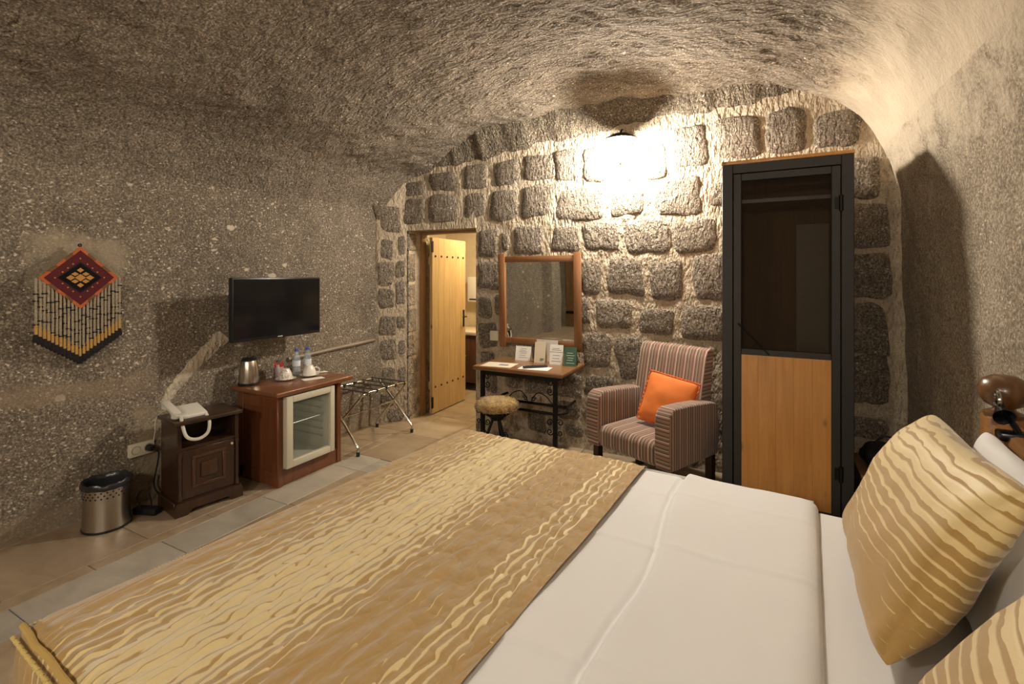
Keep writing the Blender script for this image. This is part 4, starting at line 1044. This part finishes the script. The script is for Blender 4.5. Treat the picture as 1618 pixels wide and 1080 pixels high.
# ------------------------------------------------------------------ fridge cabinet
mini = thing('fridge_cabinet', 'reddish brown wooden cabinet built around a small glass-door fridge', 'cabinet', (-3.245, 2.535, 0))
M_mah = wood('mahogany', (.105, .032, .012), (.195, .068, .026), .38, axis=2, coat=.3)
M_mahx = wood('mahogany_top', (.12, .040, .016), (.225, .085, .034), .32, axis=1, coat=.35)
fx = .225       # local x of the front
mb = MB(); mb.span((-.22, -.285, 0), (fx, -.245, .648), .003, 1); sp = mb.build('side_panel', M_mah, mini)
mb = MB(); mb.span((-.20, -.292, .02), (fx-.05, -.285, .10), .002, 1).span((-.20, -.290, .55), (fx-.05, -.285, .63), .002, 1).span((fx-.055, -.292, 0), (fx, -.285, .648), .002, 1).span((-.22, -.292, 0), (-.16, -.285, .648), .002, 1); mb.build('side_moulding', M_mah, sp)
mb = MB(); mb.span((-.22, .245, 0), (fx, .285, .648), .003, 1); mb.build('side_panel', M_mah, mini)
mb = MB(); mb.span((-.22, -.245, .0), (fx-.01, .245, .115), .003, 1); mb.build('plinth', M_mah, mini)
mb = MB(); mb.span((-.235, -.245, .1), (-.22, .245, .648)); mb.build('back_panel', M_mah, mini)
mb = MB(); mb.span((-.25, -.335, .648), (.275, .37, .682), .008, 3); mb.build('top', M_mahx, mini)
fr = thing('fridge', 'small white fridge with glass door set in the brown cabinet', 'fridge', (-3.245, 2.50, .116))
M_fw = plain('fridge_white', (.56, .52, .40), .35); M_fin = plain('fridge_liner', (.50, .48, .38), .5)
mb = MB()
mb.span((-.20, -.205, 0), (.215, -.185, .515)).span((-.20, .185, 0), (.215, .205, .515)).span((-.20, -.185, .495), (.215, .185, .515)).span((-.20, -.185, 0), (.215, .185, .03)).span((-.20, -.185, .03), (-.18, .185, .495))
mb.build('cabinet_shell', M_fin, fr, smooth=False)
mb = MB(); F0, F1, FX = -.215, .215, .225
mb.span((FX, F0, .012), (FX+.045, F0+.052, .522), .005).span((FX, F1-.042, .012), (FX+.045, F1, .522), .005).span((FX, F0+.052, .475), (FX+.045, F1-.042, .522), .005).span((FX, F0+.052, .012), (FX+.045, F1-.042, .060), .005)
fd = mb.build('door', M_fw, fr)
m, nt, b = newmat('fridge_glass'); b.inputs['Base Color'].default_value = (.86, .92, .84, 1); b.inputs['Roughness'].default_value = .02
b.inputs['Alpha'].default_value = .10; setin(nt, b.inputs['Base Color'], mix(nt, noise(nt, coord(nt), 4), (.40, .45, .38), (.45, .5, .42)))
mb = MB(); mb.span((FX+.02, F0+.05, .058), (FX+.024, F1-.04, .477)); mb.build('glass_pane', m, fd, smooth=False)
M_wire = plain('shelf_wire', (.6, .6, .55), .3, .6)
mb = MB()
mb.tube([(.19, -.185, .30), (.19, .185, .30)], .004, 6).tube([(-.16, -.185, .30), (-.16, .185, .30)], .004, 6)
for k in range(13): mb.tube([(-.16, -.17+k*.028, .30), (.19, -.17+k*.028, .30)], .0018, 5)
mb.build('wire_shelf', M_wire, fr)
for k in range(6):
    mb = MB(); mb.span((-.16, .172, .12+k*.055), (.17, .185, .126+k*.055)); mb.build('shelf_ridge', plain('liner_shadow_grey', (.34, .33, .26), .5), fr, smooth=False)

# kettle
TZ = .682
ket = thing('kettle', 'brushed steel electric kettle with black handle on the fridge cabinet', 'kettle', (-3.42, 2.30, TZ), math.radians(-60))
M_steel = plain('brushed_steel', (.52, .48, .42), .25, 1.0, var=.1, vscale=40)
mb = MB(); mb.lathe([(0, 0), (.072, 0), (.075, .008), (.075, .02), (0, .02)]); mb.build('base', M_blk, ket)
mb = MB(); mb.lathe([(0, .02), (.071, .02), (.070, .06), (.064, .12), (.054, .175), (.052, .18), (0, .18)], seg=36); mb.build('body', M_steel, ket)
mb = MB(); mb.lathe([(.052, .178), (.053, .188), (.04, .200), (0, .204)]).lathe([(0, .2), (.012, .204), (.01, .214), (0, .215)]); mb.build('lid', M_blk, ket)
mb = MB(); mb.prism([(-.016, .0), (.016, .0), (0, .022)], .03, Matrix.Translation((.0, -.046, .150))); mb.build('spout', M_steel, ket, smooth=False)
mb = MB(); mb.tube(spline([(-.045, .0, .19), (-.085, 0, .188), (-.108, 0, .15), (-.108, 0, .09), (-.095, 0, .04), (-.07, 0, .022)], 7), [.012]*4+[.014]*28+[.011]*4, 10); mb.build('handle', M_blk, ket)
# cups turned over on saucers
M_china = plain('white_china', (.74, .71, .64), .18, coat=.4)
M_floral = None
m, nt, b = newmat('patterned_china'); oo = coord(nt); n1 = noise(nt, oo, 60, 3)
setin(nt, b.inputs['Base Color'], ramp(nt, n1, [(.40, (.45, .36, .30)), (.50, (.74, .71, .64))])); b.inputs['Roughness'].default_value = .2; M_floral = m
def cup(loc, rz, mat, label):
    t = thing('teacup', label, 'cup', loc, rz)
    mb = MB(); mb.lathe([(0, 0), (.045, 0), (.075, .010), (.077, .013), (.045, .006), (0, .006)], seg=32); mb.build('saucer', M_china, t)
    mb = MB(); mb.lathe([(.050, .008), (.051, .012), (.048, .035), (.040, .062), (.028, .080), (.026, .088), (.022, .088), (0, .083)], seg=32); mb.build('bowl', mat, t)
    mb = MB(); mb.tube(spline([(.046, 0, .03), (.072, 0, .028), (.078, 0, .045), (.062, 0, .062), (.036, 0, .066)], 6), .0045, 8); mb.build('handle', mat, t)
cup((-3.315, 2.535, TZ), math.radians(-50), M_floral, 'upturned patterned teacup on saucer next to the red sachets')
cup((-3.275, 2.725, TZ), math.radians(60), M_china, 'upturned plain white teacup on saucer before the water bottles')
# sachets in a glass
t = thing('sachet_glass', 'clear glass holding red and white tea sachets behind the patterned cup', 'glass', (-3.43, 2.56, TZ))
m, nt, b = newmat('clear_glass'); b.inputs['Alpha'].default_value = .25; b.inputs['Roughness'].default_value = .03
setin(nt, b.inputs['Base Color'], mix(nt, noise(nt, coord(nt), 5), (.70, .72, .70), (.75, .76, .74))); M_glass = m
mb = MB(); mb.lathe([(0, 0), (.03, 0), (.036, .09), (.034, .09), (.028, .005), (0, .005)], seg=20); mb.build('tumbler', M_glass, t)
for k in range(6):
    Mx = Matrix.Translation((.012*math.cos(k*1.05), .014*math.sin(k*1.05), .01)) @ Matrix.Rotation(k*1.1, 4, 'Z') @ Matrix.Rotation(math.radians(12), 4, 'X')
    mb = MB(); mb.span((-.014, -.002, 0), (.014, .002, .10+.012*(k % 3)), M=Mx); mb.build('sachet', plain('red_sachet', (.42, .035, .035), .5) if k % 3 else plain('white_sachet', (.7, .66, .6), .5), t, smooth=False)
def bottle(loc, label):
    t = thing('water_bottle', label, 'bottle', loc, 0, 'water bottles on the fridge cabinet')
    mb = MB(); mb.lathe([(0, 0), (.028, 0), (.031, .006), (.031, .05), (.029, .06), (.031, .07), (.031, .125), (.027, .15), (.014, .178), (.0125, .195), (0, .195)], seg=24); mb.build('body', m_pet, t)
    mb = MB(); mb.lathe([(.0316, .075), (.0316, .12)], seg=24); mb.build('label', plain('bottle_label', (.62, .66, .70), .5), t)
    mb = MB(); mb.lathe([(0, .216), (.014, .214), (.015, .196), (0, .194)], seg=18); mb.build('cap', plain('blue_cap', (.05, .09, .42), .4), t)
m_pet, nt, b = newmat('pet_plastic'); b.inputs['Alpha'].default_value = .35; b.inputs['Roughness'].default_value = .06
setin(nt, b.inputs['Base Color'], mix(nt, noise(nt, coord(nt), 5), (.42, .50, .56), (.48, .55, .60)))
bottle((-3.40, 2.70, TZ), 'clear blue-capped water bottle on the fridge cabinet, nearer the steel kettle of the two')
bottle((-3.39, 2.80, TZ), 'clear blue-capped water bottle on the fridge cabinet, nearer the luggage rack of the two')
sheet('napkin', (-3.155, 2.66, TZ), math.radians(70), .16, .075, M_card, 'folded white napkin lying before the plain cup on the fridge cabinet', (), 'napkin')
t = thing('tissue_sachet', 'white paper spoon sachet beside the plain white cup', 'sachet', (-3.30, 2.855, TZ), math.radians(60))
mb = MB(); mb.span((-.05, -.014, 0), (.05, .014, .008), .003); mb.build('wrapper', M_card, t)
mb = MB(); mb.span((-.06, -.010, .002), (-.05, .010, .005)).span((.05, -.010, .002), (.06, .010, .005)); mb.build('crimp', M_card, t, smooth=False)

# ------------------------------------------------------------------ bedside cabinet and telephone
M_dk = wood('dark_walnut', (.020, .009, .005), (.055, .024, .012), .35, axis=2, coat=.3)
ns = thing('nightstand', 'dark carved wooden nightstand with open shelf and panelled door', 'nightstand', (-3.325, 1.895, 0), math.radians(-9))
hxn, hyn = .135, .18
mb = MB()
for s in (-1, 1):
    mb.span((-hxn, s*hyn, .05), (hxn, s*(hyn-.022), .565))
mb.span((-hxn, -hyn, .05), (-hxn+.012, hyn, .565)).span((-hxn, -hyn+.022, .40), (hxn-.005, hyn-.022, .418)).span((-hxn, -hyn+.022, .05), (hxn-.005, hyn-.022, .09))
body = mb.build('body', M_dk, ns, smooth=False)
mb = MB(); mb.span((-hxn-.01, -hyn-.022, .565), (hxn+.022, hyn+.022, .588), .006); mb.build('top', M_dk, ns)
mb = MB(); mb.prism([(-hyn-.02, 0), (-hyn+.05, 0), (-hyn+.075, .03), (hyn-.075, .03), (hyn-.05, 0), (hyn+.02, 0), (hyn+.02, .06), (hyn+.008, .085), (-hyn-.008, .085), (-hyn-.02, .06)], .03, Matrix(((0, 0, 1, hxn-.008), (1, 0, 0, 0), (0, 1, 0, 0), (0, 0, 0, 1)))); mb.build('plinth', M_dk, ns, smooth=False)
for s in (-1, 1):
    mb = MB(); mb.span((-hxn, s*(hyn+.02), 0), (hxn+.0, s*(hyn-.002), .085), .003, 1); mb.build('plinth', M_dk, ns)
mb = MB(); mb.span((hxn-.018, -hyn+.024, .092), (hxn, hyn-.024, .398), .003, 1); nd_ = mb.build('door', M_dk, ns)
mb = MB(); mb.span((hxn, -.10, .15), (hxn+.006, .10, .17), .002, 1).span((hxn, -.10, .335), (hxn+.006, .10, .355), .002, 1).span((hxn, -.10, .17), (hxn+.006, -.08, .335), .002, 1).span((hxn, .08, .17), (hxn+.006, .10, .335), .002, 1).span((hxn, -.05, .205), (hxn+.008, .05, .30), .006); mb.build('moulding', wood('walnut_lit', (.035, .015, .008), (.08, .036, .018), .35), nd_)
mb = MB(); mb.lathe([(0, 0), (.007, .002), (.008, .010), (0, .014)], (0, 0, 0), 12, Matrix.Translation((hxn, .135, .372)) @ Matrix.Rotation(PI/2, 4, 'Y')); mb.build('knob', plain('pale_knob', (.62, .50, .33), .35), nd_)
for s in (-1, 1):
    mb = MB(); mb.lathe([(0, .095), (.012, .095), (.014, .11), (.009, .13), (.011, .25), (.009, .36), (.014, .38), (.012, .395), (0, .395)], (hxn+.004, s*(hyn-.012), 0), 12); mb.build('pilaster', M_dk, ns)
ph_ = thing('telephone', 'white desk telephone with coiled cord on the dark nightstand', 'telephone', (-3.335, 1.80, .588), math.radians(-9))
M_ph = plain('phone_white', (.66, .63, .55), .4)
mb = MB(); mb.prism([(-.095, 0), (.095, 0), (.095, .022), (-.06, .058), (-.095, .05)], .155, Matrix(((1, 0, 0, 0), (0, 0, 1, -.055), (0, 1, 0, 0), (0, 0, 0, 1))), .006); mb.build('base', M_ph, ph_)
tl_ = math.atan2(.036, .155)
Mh = Matrix.Translation((-.005, -.075, .062)) @ Matrix.Rotation(tl_*.9, 4, 'Y')
mb = MB(); mb.span((-.105, -.024, -.008), (.105, .024, .014), .008, M=None); bmesh.ops.transform(mb.bm, matrix=Mh, verts=mb.bm.verts[:]); mb2 = mb
hs = mb2.build('handset', M_ph, ph_)
mb = MB()
for sx in (-.082, .082): mb.lathe([(0, -.03), (.024, -.03), (.026, -.006), (0, -.004)], (sx, 0, 0), 16)
bmesh.ops.transform(mb.bm, matrix=Mh, verts=mb.bm.verts[:]); mb.build('ear_cup', M_ph, hs)
mb = MB()
for i in range(4):
    for j in range(3):
        px, py = -.03+i*.026, .025+j*.026; mb.box((px, py, .052-(px+.06)*.232+.002), (.016, .016, .006), .002, 1)
mb.build('keypad', plain('phone_keys', (.50, .48, .43), .5), ph_)
# coiled cord hanging before the cabinet front
cen = spline([(.10, -.055, .025), (.135, -.058, -.03), (.155, -.04, -.10), (.157, .02, -.125), (.155, .075, -.10), (.140, .092, -.035), (.09, .09, .012)], 14)
pts = []; n_ = len(cen)
for i in range(n_*9):
    q = i/9; k = min(int(q), n_-2); f = q-k; p = cen[k].lerp(cen[k+1], f); tdir = (cen[k+1]-cen[k]).normalized(); uu_ = tdir.cross(Vector((1, 0, 0))).normalized(); vv_ = tdir.cross(uu_)
    a = i*1.35; pts.append(p+(uu_*math.cos(a)+vv_*math.sin(a))*.0072)
mb = MB(); mb.tube(pts, .0035, 5); mb.build('coiled_cord', M_ph, ph_)
# socket, plug, cables, adapter
sy_, sz_2 = 1.69, .36
sxw = xleft(sy_, sz_2)
so = thing('wall_socket', 'cream double wall socket in a mortar patch beside the nightstand', 'socket', (sxw+.01, sy_, sz_2), math.radians(90))
M_iv = plain('ivory_plastic', (.68, .62, .47), .4)
mb = MB(); mb.span((-.072, -.012, -.042), (.072, .03, .042), .005); mb.build('plate', M_iv, so)
for sx in (-.036, .036):
    mb = MB(); mb.lathe([(.022, .0005), (.026, .003), (.028, .0005)], (0, 0, 0), 18, Matrix.Translation((sx, -.012, 0)) @ Matrix.Rotation(PI/2, 4, 'X')); mb.build('outlet_ring', plain('ivory_shade', (.42, .37, .27), .5), so)
plug = thing('power_plug', 'black power plug with cable in the double wall socket', 'plug', (sxw+.025, sy_+.036, sz_2), math.radians(90))
mb = MB(); mb.lathe([(0, 0), (.022, 0), (.022, .03), (.016, .045), (0, .047)], (0, 0, 0), 16, Matrix.Rotation(PI/2, 4, 'X')); mb.build('body', M_blk, plug)
mb = MB(); mb.tube(spline([(0, -.04, 0), (.03, -.055, -.03), (.035, -.03, -.12), (.02, -.02, -.24), (.03, -.04, -.30), (.07, -.05, -.335)], 8), .0045, 7); mb.build('cable', M_blk, plug)
ad = thing('power_strip', 'black power adapter lying on the floor beside the nightstand', 'adapter', (-3.44, 1.635, 0), math.radians(20))
mb = MB(); mb.span((-.08, -.03, 0), (.08, .03, .04), .008); mb.build('casing', M_blk, ad)
mb = MB(); mb.tube(spline([(-.02, -.02, .03), (-.03, -.04, .12), (.02, -.045, .17), (.05, -.03, .12), (.03, -.0, .04)], 8), .0045, 7); mb.build('cable', M_blk, ad)
pc = thing('telephone_wire', 'thin white wire running from the telephone down to the socket', 'wire', (sxw+.03, sy_, sz_2+.03))
mb = MB(); mb.tube(spline([(0, .06, .0), (.03, .055, .08), (.05, .05, .16), (.10, .06, .21), (.17, .075, .236)], 8), .003, 6); mb.build('wire', M_ph, pc)

# ------------------------------------------------------------------ waste bin
bn = thing('waste_bin', 'brushed steel waste bin with punched holes and liner bag', 'bin', (-3.49, 1.445, 0), math.radians(20))
mb = MB(); mb.lathe([(0, .0), (.116, .0), (.120, .004), (.120, .014), (0, .014)], seg=40); mb.build('base_ring', M_blk, bn)
mb = MB(); mb.lathe([(.116, .012), (.112, .08), (.112, .18), (.116, .25), (.119, .272), (.116, .272), (.108, .2), (.108, .02), (0, .016)], seg=48); by_ = mb.build('body', plain('bin_steel', (.50, .46, .40), .28, 1.0, var=.06, vscale=30), bn)
mb = MB()
for row, zz in enumerate((.235, .218, .201)):
    for k in range(26):
        a = 2*PI*(k+.5*(row % 2))/26; R_ = .1152-.0006*row
        mb.lathe([(0, .0016), (.0048, .0014), (.0052, 0)], (0, 0, 0), 8, Matrix.Rotation(a, 4, 'Z') @ Matrix.Translation((R_-.0006, 0, zz)) @ Matrix.Rotation(PI/2, 4, 'Y'))
mb.build('punched_holes', M_blk, by_)
def linerf(u, v):
    th = u*2*PI; w_ = .004*math.sin(9*th)+.005*math.sin(4*th+1)+.003*math.sin(17*th)
    if v < .5: r, z = .107-.003*(1-v*2), .20+.08*v*2+w_*v
    else: r, z = .117+.006*math.sin((v-.5)*2*PI)+.002, .282-(v-.5)*2*.035+w_*.8*(1-(v-.5))
    return (r*math.cos(th), r*math.sin(th), z)
mb = MB(); mb.grid(linerf, 72, 10); mb.build('liner_bag', plain('liner_black', (.025, .025, .028), .25), bn, angle=80, weld=.0004)

# ------------------------------------------------------------------ luggage rack
rk_ = thing('luggage_rack', 'folding chrome luggage rack with black straps beside the fridge cabinet', 'luggage rack', (-3.175, 3.30, 0))
M_chr = plain('chrome', (.62, .60, .56), .15, 1.0); M_strap = plain('black_strap', (.015, .014, .014), .7)
for s in (1, -1):
    yA, yB = (-.345, .345) if s > 0 else (-.315, .315)
    xf, xr = s*.205, -s*.195
    P = [(xf, yA, .0), (xf, yA, .05), (xf*.92, yA, .085)]
    def L(f): return xf*.92+(xr-xf*.92)*f, .085+(.485-.085)*f
    path = P+[(L(.5)[0], yA*.97, L(.5)[1]), (L(.9)[0], yA*.92, L(.9)[1]), (xr, yA*.84, .492), (xr, 0, .495), (xr, yB*.84, .492), (L(.9)[0], yB*.92, L(.9)[1]), (L(.5)[0], yB*.97, L(.5)[1]), (xf*.92, yB, .085), (xf, yB, .05), (xf, yB, 0)]
    mb = MB(); mb.tube(spline(path, 5), .0105, 10); mb.build('leg_frame', M_chr, rk_)
    for yv_ in (yA, yB):
        mb = MB(); mb.lathe([(0, 0), (.015, 0), (.015, .035), (0, .037)], (xf, yv_, 0), 12); mb.build('rubber_foot', M_blk, rk_)
mb = MB(); mb.tube([(0, -.33, .285), (0, .33, .285)], .006, 8); mb.build('cross_rod', M_chr, rk_)
for k in range(5):
    y = -.24+k*.12
    mb = MB(); mb.span((-.205, y-.014, .504), (.205, y+.014, .508)).tube(arc((-.195, y, .495), .0135, 90, 360, 10, 'xz'), .004, 6).tube(arc((.195, y, .495), .0135, 90, -180, 10, 'xz'), .004, 6); mb.build('strap', M_strap, rk_)
